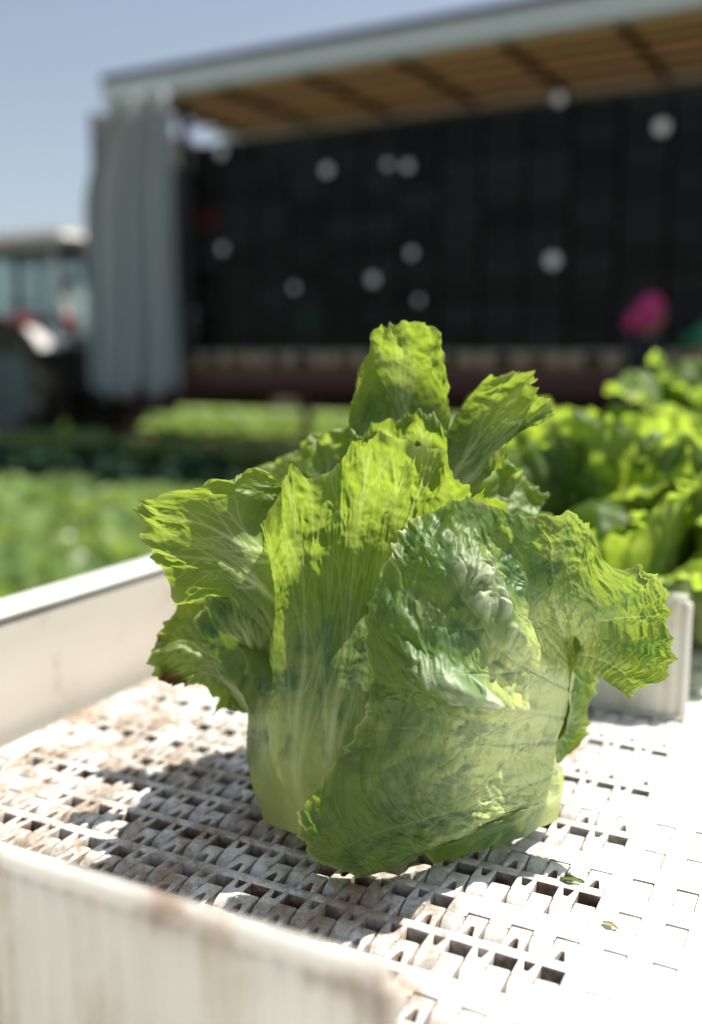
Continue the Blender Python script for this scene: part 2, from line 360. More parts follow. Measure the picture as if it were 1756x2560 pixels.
#SECTION belt
# ------------------------------------------------------------------ conveyor belt
PITCHB, PER = .0272, .0175
MOD = {}
def module(n, kinds, noses):
    key = (n, kinds, noses)
    if key in MOD: return MOD[key]
    b = MB(); p = 17.5; L = n * p
    def nose(x0, x1, y0):
        prof = [(y0, -11.2), (y0, -.12), (-12.8, -.12)]
        prof += [(-12.8 - 9.6 * math.sin(t), -.12 - 10.5 * (1 - math.cos(t))) for t in [math.pi / 2 * k / 7 for k in range(1, 8)]] + [(-22.4, -11.2)]
        M = Matrix(((0, 0, 1, 0), (1, 0, 0, 0), (0, 1, 0, 0), (0, 0, 0, 1)))
        b.prism(prof, x0 + .2, x1 - .2, 1.0, M, 2)
    for i in range(n):
        x = i * p; x0, x1 = x + .18, x + 8.55; xc = (x0 + x1) / 2
        f0, f1 = x + 9.0, x + 17.3; fc = (f0 + f1) / 2
        if kinds[i] == 'g':
            b.box(x + (.05 if i == 0 else -.3), x + p - (.25 if i == n - 1 else 0), -2.2, 3, -7.5, -.1 - .004 * (i % 2), .35)
            b.prism([(x0, -1), (x0 - 0, -12.6), (x1, -12.6), (x1, -1), (x1 - 1.7, -1), (x1 - 1.9, -2.3), (xc + .9, -8.2), (xc - .9, -8.2), (x0 + 1.9, -2.3), (x0 + 1.7, -1)], -8, 0, .35)
            b.prism([(f0, 2), (f0 + 1.8, 2), (f0 + 2, 3.4), (fc - .8, 9.6), (fc + .8, 9.6), (f1 - 2, 3.4), (f1 - 1.8, 2), (f1, 2), (f1, 16.5), (f0, 16.5)], -8, 0, .4)
            nose(x0, x1, -11.5)
        else:
            b.box(x + (.05 if i == 0 else -.3), x + p - (.25 if i == n - 1 else 0), -9.55, 3.2, -8, -.004 * (i % 2), .15)
            b.box(f0 + .15, f1 - .15, 2.6, 16.4, -7.8, -.02, .3)
            if noses[i]:
                b.box(x0, x1, -12.6, -9.0, -8, -.03, .15); nose(x0, x1, -11.5)
            else:
                b.box(x0 - .1, x1 + .2, -23.75, -9.4, -8, -.03, .2)
    b.bm.transform(Matrix.Scale(.001, 4))
    MOD[key] = me_ = b.mesh('belt_module', .9); me_.materials.append(BELT); me_.materials.append(GRIME)
    nz = np.empty(len(me_.polygons) * 3); me_.polygons.foreach_get('normal', nz); ctr = np.empty(len(me_.polygons) * 3); me_.polygons.foreach_get('center', ctr)
    ctr = ctr.reshape(-1, 3); nz = nz.reshape(-1, 3)
    me_.polygons.foreach_set('material_index', ((np.abs(nz[:, 2]) < .25) & (ctr[:, 1] > -.0145)).astype(np.int32))
    return MOD[key]
belt = empty('conveyor_belt', (-.16, .6, -.01))
tag(belt, 'dirty white plastic modular conveyor belt carrying the lettuces', 'conveyor belt')
X_L, X_R = -.4165, .14
def is_grid(x, wide): return (-.3905 < x < -.0755) if wide else (-.338 < x < -.128)
Y0 = .3195
near_rows = []
for r in range(-16, 46):
    wide = (r % 2 == 0); y = Y0 + r * PITCHB
    edge0 = -.0755 if wide else -.128
    k0 = math.floor((X_L - edge0) / (6 * PER)); x = edge0 + k0 * 6 * PER
    while x < X_R:
        n = 6; xs = x
        while xs < X_L - .001: xs += PER; n -= 1
        while xs + n * PER > X_R + .001: n -= 1
        if n > 0:
            kinds = ''.join('g' if is_grid(xs + (i + .5) * PER, wide) else 's' for i in range(n))
            noses = tuple(is_grid(xs + (i + .2) * PER, not wide) for i in range(n))
            if r < -4: near_rows.append((module(n, kinds, noses), xs, y)); x += 6 * PER; continue
            o = link('belt_module', module(n, kinds, noses), belt)
            o.location = (xs + .16, y - .6, .01 + random.uniform(-.00025, .0002)); o.rotation_euler = (random.uniform(-.004, .004), 0, random.uniform(-.0015, .0015))
        x += 6 * PER
nb_ = bmesh.new()
for me_, xs, y in near_rows:
    k0 = len(nb_.verts); nb_.from_mesh(me_); nb_.verts.ensure_lookup_table()
    bmesh.ops.translate(nb_, vec=(xs + .16, y - .6, .01), verts=nb_.verts[k0:])
nm_ = bpy.data.meshes.new('belt_rows'); nb_.to_mesh(nm_); nb_.free(); nm_.materials.append(BELT); nm_.materials.append(GRIME)
link('belt_rows', nm_, belt)['kind'] = 'stuff'
def flight(y, x0, x1):
    b = MB(); N_ = int((x1 - x0) / .0018); pts = []
    for i in range(N_ + 1):
        x = x0 + (x1 - x0) * i / N_; pts.append((x, -.0026 - .0022 * (.5 + .5 * math.cos(2 * math.pi * (x - x0) / .0075)) ** 2))
    back = [(x, .0026 + .0022 * (.5 + .5 * math.cos(2 * math.pi * (x - x0) / .0075)) ** 2) for x, _ in reversed(pts)]
    poly = pts + back
    H_ = .0725; R_ = .002
    rings = []
    for z in [0.0005, .02, .045, .062] + [H_ - R_ + R_ * math.sin(t) for t in (0, .4, .8, 1.2, math.pi / 2)]:
        ins = 0 if z < H_ - R_ else R_ - math.sqrt(max(0, R_ ** 2 - (z - H_ + R_) ** 2))
        row = [b.bm.verts.new((min(max(px, x0 + ins), x1 - ins), py * (1 - .2 * max(0, z - H_ + .002) / .002), z)) for px, py in poly]; rings.append(row)
    m = len(poly)
    for a, c in zip(rings, rings[1:]):
        for i in range(m): b.bm.faces.new((a[i], a[(i + 1) % m], c[(i + 1) % m], c[i]))
    # rolled top rim along the edge
    b.bm.faces.new(rings[-1])
    b.tube([(x0 + .001, 0, H_ + .0006), (x1 - .001, 0, H_ + .0006)], .0036, 12)
    b.tube([(x1 - .001, 0, .002), (x1 - .001, 0, H_ - .001)], .0034, 10)
    b.box(x0, x1, -.0075, .0075, .0004, .003, .0008)
    o = b.build('flight', FLIGHT, belt, .7); o.location = (.16, y - .6, .01)
    o['label'] = 'upright ribbed white plastic flight with brown stains'
    return o
flight(.1885, -.413, -.0855); flight(.5895, -.413, -.0765)
# frame under the belt
STEEL = simple('dull_galvanised_steel', (.42, .43, .44), .38, .85, .2, 30, (.25, .2, .15, .5))
DARKBED = simple('dark_wear_strip', (.09, .085, .08), .7, 0, .3, 40, (.16, .11, .06, .7))
fr = empty('conveyor_stand', (-.14, .6, GZ)); tag(fr, 'steel stand carrying the white conveyor belt', 'stand')
def fbox(name, x0, x1, y0, y1, z0, z1, mat, bev=.002):
    o = MB().box(x0, x1, y0, y1, z0, z1, bev).build(name, mat, fr, .7); o.location = (.14, -.6, -GZ); return o
fbox('bed', X_L, X_R, -.13, 1.62, -.05, -.022, DARKBED)
fbox('side_rail', X_R + .004, X_R + .03, -.13, 1.62, -.13, .01, STEEL)
for (lx, ly) in ((X_L + .02, -.08), (X_R - .02, -.08), (X_L + .02, 1.5), (X_R - .02, 1.5)):
    fbox('leg', lx - .02, lx + .02, ly - .02, ly + .02, GZ, -.052, STEEL)
def mat_guard():
    k = NM('weathered_pale_board'); p = k.pos(); v = k.scaled(p, 30, 3, 30)
    n1 = k.noise(v, 1.2, 5, .6); n2 = k.noise(p, 18, 6, .7)
    c = k.mix(n1, (.50, .46, .40), (.64, .60, .53)); c = k.mix(k.math('MULTIPLY', k.ramp(n2, .5, .72), .5), c, (.26, .20, .15))
    return k.done(k.bsdf(c, .55, 0, .4, bump=n1, bs=.2, bd=.001))
GUARD = mat_guard(); ALU = simple('white_painted_rail', (.60, .60, .58), .45, 0, .08, 30, (.45, .38, .30, .4))
sg = empty('side_guard', (-.43, .8, -.02)); tag(sg, 'low pale side board of the conveyor with bright metal top rail', 'side board')
def gbox(name, x0, x1, z0, z1, mat, bev):
    o = MB().box(x0, x1, -.2, 2.0, z0, z1, bev).build(name, mat, sg, .7); o.location = (.43, -.8, .02); return o
gbox('board', -.438, -.4205, -.06, .0655, GUARD, .002)
gbox('rail', -.447, -.4185, .0665, .0715, ALU, .0022)
gbox('rail_lip', -.4475, -.443, .045, .0655, ALU, .0012)

#SECTION hero
# ------------------------------------------------------------------ the lettuce head on the belt
K = PW / 1594.0                                     # I measured leaves on a 1594 px wide copy
DC = 0.452
def g(rows, off=0.0):
    a = np.array(rows, float); return at(a[..., 0] * K, a[..., 1] * K, DC + (a[..., 2] + off) / 1000.0)
hero = empty('lettuce_head', (-.175, .405, 0.0)); HV = Vector(hero.location)
tag(hero, 'large crisp green lettuce with frilly spread leaves standing on the belt between the flights', 'lettuce')
HERO_SURF = {}
def hleaf(key, rows, mat, off=0, label=None, **kw):
    me, P, N = leaf_mesh('leaf', g(rows, off), **kw); me.materials.append(mat)
    o = link('leaf', me, hero); o.location = -HV
    if label: o['label'] = label
    HERO_SURF[key] = (P, N); return o
L1 = [
 [(1272,1800,-8),(1270,1775,-12),(1266,1745,-14),(1262,1710,-15),(1268,1675,-14),(1280,1640,-13),(1292,1600,-12),(1302,1560,-10),(1305,1530,-8),(1300,1510,-6),(1292,1495,-4),(1285,1485,-2),(1280,1480,0),(1280,1480,2),(1285,1490,3),(1295,1500,4)],
 [(1190,1840,-36),(1120,1850,-48),(1080,1810,-55),(1070,1745,-60),(1080,1665,-67),(1095,1600,-70),(1120,1540,-69),(1165,1470,-63),(1195,1420,-53),(1235,1390,-42),(1270,1385,-33),(1295,1395,-26),(1325,1415,-22),(1345,1450,-20),(1350,1495,-18),(1345,1530,-14)],
 [(1110,1875,-50),(940,1935,-58),(870,1870,-60),(890,1760,-66),(930,1640,-73),(940,1550,-76),(965,1430,-76),(1020,1330,-68),(1110,1265,-54),(1230,1265,-43),(1300,1285,-38),(1345,1325,-34),(1410,1365,-32),(1440,1430,-30),(1430,1510,-28),(1390,1555,-24)],
 [(1040,1896,-53),(815,1985,-55),(690,1912,-53),(733,1768,-60),(828,1620,-64),(822,1500,-65),(856,1330,-66),(930,1195,-60),(1060,1142,-55),(1225,1172,-50),(1318,1182,-47),(1388,1268,-46),(1482,1318,-44),(1527,1425,-41),(1502,1532,-36),(1430,1588,-30)]]
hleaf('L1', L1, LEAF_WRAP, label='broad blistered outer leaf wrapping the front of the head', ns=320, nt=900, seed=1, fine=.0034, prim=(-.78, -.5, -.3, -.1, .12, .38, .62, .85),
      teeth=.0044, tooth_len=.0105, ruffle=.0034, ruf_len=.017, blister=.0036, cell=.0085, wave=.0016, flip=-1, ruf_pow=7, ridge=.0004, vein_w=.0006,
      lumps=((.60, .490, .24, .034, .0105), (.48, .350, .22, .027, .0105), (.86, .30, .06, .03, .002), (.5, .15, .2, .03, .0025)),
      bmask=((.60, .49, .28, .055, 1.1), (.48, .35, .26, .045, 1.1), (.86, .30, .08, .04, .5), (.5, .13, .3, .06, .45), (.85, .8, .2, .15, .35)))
L9 = [[(1279,1745,-2),(1278,1800,-4),(1264,1862,-6)],[(1190,1760,-30),(1200,1840,-33),(1190,1898,-30)],[(1020,1850,-44),(1060,1890,-46),(1080,1930,-42)],[(900,1890,-50),(950,1930,-50),(985,1962,-42)]]
hleaf('L9', L9, LEAF_PALE, ns=70, nt=60, seed=9, teeth=.001, ruffle=.001, blister=.0007, cell=.009, wave=.0012, flip=-1)
L2c = [[(600,1868,4),(560,1720,8),(572,1530,6),(598,1330,-12),(600,1222,-30)],
 [(665,1890,-22),(625,1700,-32),(650,1500,-38),(645,1300,-34),(640,1112,-46)],
 [(705,1905,-30),(680,1690,-42),(705,1490,-46),(700,1280,-38),(662,1065,-52)],
 [(730,1915,-34),(725,1690,-47),(760,1480,-49),(762,1260,-37),(760,1055,-56)],
 [(755,1925,-37),(770,1690,-49),(800,1470,-49),(822,1240,-36),(845,1018,-58)],
 [(775,1935,-39),(810,1690,-50),(845,1460,-48),(884,1230,-34),(955,1020,-55)],
 [(800,1940,-40),(850,1690,-50),(885,1460,-47),(935,1230,-31),(1040,1058,-48)],
 [(830,1945,-40),(890,1690,-50),(930,1460,-45),(992,1245,-28),(1108,1095,-42)],
 [(860,1945,-40),(930,1690,-49),(980,1470,-43),(1042,1280,-25),(1146,1155,-36)]]
L2 = [list(r) for r in zip(*L2c)]
hleaf('L2', L2, LEAF_PALE, off=-3, label='tall pale leaf with a frilly top fanning out over the head', ns=320, nt=420, seed=2, fine=.0036, vlev=2, prim=(-.55, -.12, .40), teeth=.0066, tooth_len=.016, ruffle=.0085, ruf_len=.019,
      blister=.0022, cell=.0100, wave=.0020, flip=-1, ruf_pow=5, crk=.0005, vein_w=.0015, bmask=((.9, .7, .15, .25, .9), (.80, .3, .2, .3, .6)))
L3c = [[(640,1475,-24),(600,1420,-28),(545,1360,-30),(472,1330,-32)],[(630,1420,-28),(580,1370,-34),(515,1318,-38),(398,1340,-40)],
 [(640,1360,-24),(565,1310,-38),(480,1265,-44),(338,1250,-46)],[(655,1300,-20),(560,1255,-38),(470,1205,-46),(334,1168,-52)],
 [(665,1220,-18),(570,1190,-36),(490,1150,-46),(368,1116,-56)],[(700,1150,-14),(615,1130,-32),(560,1105,-40),(495,1072,-52)],
 [(740,1115,-16),(700,1105,-22),(650,1095,-30),(600,1085,-40)]]
L3 = [list(r) for r in zip(*L3c)]
hleaf('L3', L3, LEAF_TOP, label='wide frilled leaf flaring out over the side of the head', ns=220, nt=320, seed=3, fine=.004, vlev=2, prim=(-.4, .1), teeth=.0034, tooth_len=.013, ruffle=.0065, ruf_len=.018,
      blister=.0024, cell=.010, wave=.0040, flip=-1, ruf_pow=4, crk=.0006, vein_w=.0011)
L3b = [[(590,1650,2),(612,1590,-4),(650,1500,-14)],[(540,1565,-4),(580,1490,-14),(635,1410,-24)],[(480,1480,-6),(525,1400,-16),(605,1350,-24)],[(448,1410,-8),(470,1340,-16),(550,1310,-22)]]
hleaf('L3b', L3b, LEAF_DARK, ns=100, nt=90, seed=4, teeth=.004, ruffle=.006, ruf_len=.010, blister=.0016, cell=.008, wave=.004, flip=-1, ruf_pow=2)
L4c = [[(605,1500,4),(550,1400,8),(490,1320,8),(430,1280,6)],[(572,1575,6),(505,1490,12),(430,1430,14),(365,1415,14)],[(572,1590,7),(500,1510,10),(425,1475,10),(345,1492,8)],
 [(572,1600,8),(505,1530,10),(440,1510,8),(352,1552,6)],[(573,1610,8),(520,1555,12),(470,1540,10),(440,1560,8)],[(575,1618,9),(540,1590,14),(515,1570,14),(485,1590,14)],[(580,1630,10),(555,1615,14),(520,1610,16),(468,1618,16)]]
hleaf('L4', [list(r) for r in zip(*L4c)], LEAF_BURN, label='low ruffled leaf with brown burnt tips', ns=120, nt=170, seed=5, prim=(-.4, .2), teeth=.004, tooth_len=.010, ruffle=.0065, ruf_len=.011,
      blister=.0015, cell=.008, wave=.003, flip=-1, ruf_pow=2)
L5c = [[(840,1060,6),(805,1000,10),(788,955,6),(786,912,0)],[(870,1060,6),(835,960,13),(826,890,9),(838,805,2)],[(900,1060,6),(878,935,16),(862,840,12),(850,752,3)],
 [(930,1060,6),(918,925,17),(912,830,14),(890,730,4)],[(960,1060,6),(952,925,16),(950,830,12),(950,733,1)],[(985,1060,6),(985,945,11),(992,860,6),(1000,785,-3)],[(1005,1060,6),(1010,990,7),(1018,930,2),(1024,880,-5)]]
hleaf('L5', [list(r) for r in zip(*L5c)], LEAF_TOP, label='upright spoon-shaped leaf, the topmost of the head', ns=180, nt=200, seed=6, fine=.004, prim=(0.05,), teeth=.0026, tooth_len=.009, ruffle=.0042, ruf_len=.013,
      blister=.0030, cell=.012, wave=.0035, flip=-1, ruf_pow=5)
L6c = [[(985,1070,8),(1008,1000,12),(1055,915,8),(1112,846,0)],[(1000,1080,6),(1040,1000,9),(1095,920,5),(1165,838,-2)],[(1020,1090,2),(1062,1010,3),(1120,930,0),(1210,845,-6)],
 [(1035,1095,-2),(1078,1030,-4),(1132,955,-9),(1196,882,-12)],[(1045,1100,-4),(1090,1045,-8),(1145,975,-16),(1225,902,-20)],[(1055,1105,-5),(1098,1060,-9),(1158,990,-18),(1284,925,-26)],[(1062,1112,-5),(1100,1075,-7),(1140,1020,-13),(1182,968,-20)],[(1070,1125,-4),(1095,1095,-5),(1118,1068,-7),(1140,1050,-9)]]
hleaf('L6', [list(r) for r in zip(*L6c)], LEAF_TOP, label='upright leaf with a curled toothed tip beside the topmost leaf', ns=180, nt=260, seed=7, fine=.004, prim=(-.35, .3), teeth=.0036, tooth_len=.009, ruffle=.0050, ruf_len=.011,
      blister=.0012, cell=.009, wave=.0015, flip=-1, ruf_pow=5)
L7 = [[(700,1330,25),(780,1300,28),(860,1260,30)],[(600,1200,44),(700,1160,48),(830,1120,46)],[(540,1120,54),(650,1070,58),(790,1030,54)],[(520,1085,60),(620,1042,64),(735,985,60)]]
hleaf('L7', L7, LEAF_TOP, ns=80, nt=110, seed=8, teeth=.005, ruffle=.006, ruf_len=.009, wave=.003, flip=-1, ruf_pow=3)
L8c = [[(1285,1500,10),(1320,1490,12),(1345,1500,14)],[(1280,1560,10),(1315,1570,12),(1345,1575,14)],[(1275,1620,10),(1300,1640,12),(1340,1640,14)],[(1268,1680,8),(1290,1680,10),(1330,1668,12)],[(1255,1730,6),(1275,1730,8),(1295,1705,10)]]
hleaf('L8', [list(r) for r in zip(*L8c)], LEAF_TOP, ns=60, nt=110, seed=10, teeth=.004, tooth_len=.009, ruffle=.003, ruf_len=.010, flip=-1, wave=.002)
L10 = [[(1100,1200,15),(1140,1190,18),(1200,1210,20)],[(1110,1130,20),(1165,1130,24),(1225,1160,24)],[(1130,1060,22),(1180,1070,30),(1250,1120,30)]]
hleaf('L10', L10, LEAF_TOP, ns=80, nt=90, seed=12, teeth=.004, ruffle=.005, ruf_len=.010, flip=-1, ruf_pow=3)
L12 = [[(800,1150,-14),(870,1160,-16),(950,1160,-14),(1010,1150,-10)],[(800,1060,-8),(875,1050,-6),(955,1040,-6),(1015,1050,-4)],[(795,985,-12),(880,972,-8),(955,955,-12),(1015,975,-12)]]
hleaf('L12', L12, LEAF_TOP, ns=110, nt=170, seed=14, crk=.0005, prim=(-.3, .35), teeth=.005, tooth_len=.011, ruffle=.006, ruf_len=.010, blister=.002, flip=-1, ruf_pow=3)
L13 = [[(690,1180,14),(740,1170,14),(800,1150,12)],[(690,1080,20),(745,1060,22),(810,1050,20)],[(690,1010,22),(745,985,26),(815,975,22)]]
hleaf('L13', L13, LEAF_TOP, ns=80, nt=110, seed=15, teeth=.004, ruffle=.006, ruf_len=.010, flip=-1, ruf_pow=3)
L11 = [[(940,1150,16),(1000,1160,16),(1060,1170,14)],[(945,1060,22),(1005,1060,24),(1065,1080,20)],[(950,990,24),(1008,985,26),(1060,1010,22)]]
hleaf('L11', L11, LEAF_TOP, ns=70, nt=80, seed=13, teeth=.004, ruffle=.004, ruf_len=.010, flip=-1, ruf_pow=3)
# head body
def blob(name, c, rad, seed, mat, parent, amp=.06, n=64, al=.25):
    u, v = np.meshgrid(np.linspace(0, np.pi, n), np.linspace(0, 2 * np.pi, 2 * n), indexing='ij')
    d = np.stack([np.sin(u) * np.cos(v), np.sin(u) * np.sin(v), np.cos(u)], -1)
    r = 1 + amp * pn(d[..., 0] * 2.2 + d[..., 2], d[..., 1] * 2.2 - d[..., 2], seed)
    P = d * r[..., None] * np.array(rad) + np.array(c)
    idx = np.arange(u.size).reshape(u.shape)
    q = np.stack([idx[:-1, :-1], idx[1:, :-1], idx[1:, 1:], idx[:-1, 1:]], -1).reshape(-1, 4)
    me = bpy.data.meshes.new(name); me.from_pydata(P.reshape(-1, 3).tolist(), [], q.tolist())
    bm = bmesh.new(); bm.from_mesh(me); bmesh.ops.remove_doubles(bm, verts=bm.verts, dist=1e-6); bmesh.ops.recalc_face_normals(bm, faces=bm.faces); bm.to_mesh(me); bm.free()
    me.attributes.new('along', 'FLOAT', 'POINT').data.foreach_set('value', np.full(len(me.vertices), al, np.float32))
    return link(name, me, parent, mat, True)
hb = blob('head_core', (0, 0, 0), (.066, .038, .066), 3, LEAF_PALE, hero)
pc = at(920 * K, 1595 * K, DC); hb.location = Vector(pc) - HV
hb.rotation_euler = (0, 0, YAW)
# generic leaves: the far half of this head, and the other heads
def ring_leaf(name, phi, seed, scale=1.0, flare=1.0, half=.75, tall=1.0, **kw):
    rz = [(.016, .004), (.058, .020), (.072, .058), (.074 + .006 * flare, .098 * tall), (.078 + .034 * flare, .128 * tall), (.078 + .062 * flare, .138 * tall)]
    hw = [.30, half * .8, half, half * .95, half * .9, half * .75]
    rs = random.Random(seed); rows = []
    for (r, z), w in zip(rz, hw):
        row = []
        for t in np.linspace(-1, 1, 6):
            a = phi + t * w; rr = r * (1 - .10 * t * t) + rs.uniform(-.004, .004); zz = z * (1 - .14 * t * t) + rs.uniform(-.004, .004)
            row.append((rr * math.cos(a) * scale, rr * math.sin(a) * scale, max(.002, zz) * scale))
        rows.append(row)
    kw.setdefault('ns', 70); kw.setdefault('nt', 90)
    return leaf_mesh(name, rows, seed=seed, teeth=.006, tooth_len=.013, ruffle=.009, ruf_len=.015, blister=.0018, cell=.011, wave=.004, ruf_pow=3, flip=-1, **kw)[0]
for i, (ph, fl, tl) in enumerate(((45, .25, .9), (75, .5, 1.0), (115, .4, 1.1), (150, .4, .95), (172, .55, .8), (196, .5, .75), (100, .25, 1.25))):
    me = ring_leaf('leaf', math.radians(ph), 40 + i, .92, fl, .8, tl); me.materials.append(LEAF_TOP)
    o = link('leaf', me, hero); o.location = (0.005, .012, 0)
# water drops on the outer leaf
WATER = NM('water'); WATER = WATER.done(WATER.bsdf((1, 1, 1), .02, 0, .5, **{'Transmission Weight': 1.0, 'IOR': 1.33}))
dp = MB(); rs = random.Random(4)
def drops(key, n, s0, s1, t0, t1, r0, r1):
    P, N = HERO_SURF[key]; a, b_ = P.shape[:2]
    for _ in range(n):
        i = int(rs.uniform(s0, s1) * (a - 1)); j = int(rs.uniform(t0, t1) * (b_ - 1)); r = rs.uniform(r0, r1) * rs.choice((.6, .8, 1, 1, 1.5))
        nn = Vector(N[i, j]); vw = Vector(CO) - Vector(P[i, j])
        if nn.dot(vw) < 0: nn = -nn
        Q = nn.to_track_quat('Z', 'Y').to_matrix().to_4x4()
        Mx = Matrix.Translation(Vector(P[i, j]) + nn * r * .15) @ Q @ Matrix.Diagonal((1, rs.uniform(1, 1.3), .6, 1))
        bmesh.ops.create_icosphere(dp.bm, subdivisions=2, radius=r, matrix=Mx)
drops('L1', 80, .5, .93, .38, .62, .0007, .0012); drops('L1', 30, .1, .5, .1, .3, .0006, .0011); drops('L2', 30, .6, .95, .5, .9, .0005, .0009); drops('L4', 14, .5, .98, .2, .7, .0006, .0012)
dme = dp.mesh('water_drops'); dme.polygons.foreach_set('use_smooth', [True] * len(dme.polygons))
tag(link('water_drops', dme, None, WATER), 'small water drops beading on the lettuce leaves', 'water drops', None, 'stuff')

#SECTION pile
# ------------------------------------------------------------------ other lettuces further along the belt
def pile_head(seed, nleaf=15):
    root = empty('lettuce_head'); rs = random.Random(seed)
    blob('head_core', (0, 0, .060), (.048, .048, .052), seed, LEAF_PILE, root, .14, 40, .8)
    for i in range(nleaf):
        ph = i * 2.4 + rs.uniform(-.3, .3); outer = i < 6
        me = ring_leaf('leaf', ph, seed * 50 + i, 1.0 if outer else .9, rs.uniform(.7, 1.3) if outer else rs.uniform(.2, .5), rs.uniform(.6, .85), rs.uniform(.8, 1.05) if outer else rs.uniform(1.05, 1.3), ns=56, nt=70)
        me.materials.append(LEAF_PILE); link('leaf', me, root)
    return root
protoA, protoB = pile_head(21), pile_head(22, 14)
spots = [  # px, py of the head centre on the photo, depth, tilt
 (1500, 1375, .71, (.35, -.2, .4), 'A', 'pale green lettuce lying close behind the large lettuce', .9),
 (1800, 1395, .76, (-.2, .3, 2.2), 'B', 'lettuce at the edge of the picture above the far flight end', .95),
 (1330, 1265, .92, (.3, .3, 4.0), 'B', 'yellow green lettuce showing between the curled leaf and the pile', .9),
 (1570, 1265, .93, (.2, -.3, 5.1), 'A', 'bright frilly lettuce in the middle of the pile', 1.0),
 (1800, 1255, .97, (-.3, .2, .9), 'B', 'lettuce at the outer end of the pile, its middle row', 1.0),
 (1440, 1205, 1.14, (.1, .4, 1.4), 'A', 'lettuce at the back of the pile below the person in pink', .95),
 (1660, 1225, 1.18, (.3, .1, 3.0), 'B', 'lettuce at the back of the pile beside the topmost one', .9),
 (1800, 1105, 1.08, (.2, -.2, 1.9), 'A', 'topmost lettuce of the pile under the person in green', 1.0)]
usedA = usedB = False
for px, py, d, rot, kk, lab, sc_ in spots:
    src = protoA if kk == 'A' else protoB
    if kk == 'A': o = src if not usedA else copy_tree(src); usedA = True
    else: o = src if not usedB else copy_tree(src); usedB = True
    p = Vector(at(px, py, d)); o.rotation_euler = rot; o.scale = (sc_,) * 3
    R = o.rotation_euler.to_matrix(); o.location = p - R @ Vector((0, 0, .075 * sc_))
    tag(o, lab, 'lettuce', 'lettuces piled further along the belt')
for o_, x_ in ((protoA, 0), (protoB, 0)): pass
# scraps
SCRAP = simple('dry_leaf_scrap', (.55, .50, .28), .7, 0, .3, 300); SCRAPG = simple('green_leaf_scrap', (.16, .24, .05), .6, 0, .4, 400)
def scrap(px, py, L, w, rz, mat, lab, seed):
    p = at_z(px, py, .0); rs = random.Random(seed); bm = bmesh.new(); rows = []
    for i in range(7):
        t = i / 6; ww = w * math.sin(math.pi * (.12 + .8 * t)) * rs.uniform(.7, 1.2)
        rows.append([bm.verts.new(((t - .5) * L, s * ww, .0005 + rs.uniform(0, .0006) + .0007 * abs(s) * math.sin(3 * t))) for s in (-1, -.4, .3, 1)])
    for a, b_ in zip(rows, rows[1:]):
        for j in range(3): bm.faces.new((a[j], b_[j], b_[j + 1], a[j + 1]))
    bmesh.ops.solidify(bm, geom=bm.faces[:], thickness=.0003)
    me = bpy.data.meshes.new('leaf_scrap'); bm.to_mesh(me); bm.free(); o = link('leaf_scrap', me, None, mat, True); o.location = p; o.rotation_euler = (0, 0, rz)
    tag(o, lab, 'leaf scrap')
scrap(1431, 2204, .010, .0026, .1, SCRAPG, 'small torn green leaf scrap on the belt grid', 1)
scrap(1526, 2318, .007, .0015, -.3, SCRAP, 'tiny dry straw coloured scrap on the smooth white belt', 2)

#SECTION field
# ------------------------------------------------------------------ field
def mat_soil():
    k = NM('field_soil'); p = k.pos(); n1 = k.noise(p, 1.2, 6, .6); n2 = k.noise(p, 14, 6, .7)
    c = k.mix(n1, (.13, .085, .055), (.22, .155, .105)); c = k.mix(k.ramp(n2, .45, .7), c, (.09, .06, .04))
    return k.done(k.bsdf(c, .95, 0, .2, bump=n2, bs=.8, bd=.04))
bm = bmesh.new(); GXN = 60
vs = [[bm.verts.new((x, y, GZ - .001)) for x in np.linspace(-900, 900, 31)] for y in np.linspace(-900, 1400, 31)]
for a, b_ in zip(vs, vs[1:]):
    for i in range(30): bm.faces.new((a[i], a[i + 1], b_[i + 1], b_[i]))
gm = bpy.data.meshes.new('ground'); bm.to_mesh(gm); bm.free()
tag(link('ground', gm, None, mat_soil()), None, None, None, 'structure')
def mat_crop():
    k = NM('crop_leaf'); o = k.obj(); rn = k.n('ShaderNodeObjectInfo').outputs['Random']; n1 = k.noise(o, 9, 3)
    c = k.mix(n1, (.07, .14, .03), (.26, .38, .13)); c = k.mix(k.math('MULTIPLY', rn, .6), c, (.32, .42, .18))
    b = k.bsdf(c, .36, 0, .7); t = k.n('ShaderNodeBsdfTranslucent'); t.inputs[0].default_value = (.40, .55, .11, 1)
    mx = k.n('ShaderNodeMixShader'); mx.inputs[0].default_value = .38; k.l(b, mx.inputs[1]); k.l(t.outputs[0], mx.inputs[2]); return k.done(mx.outputs[0])
CROP = mat_crop()
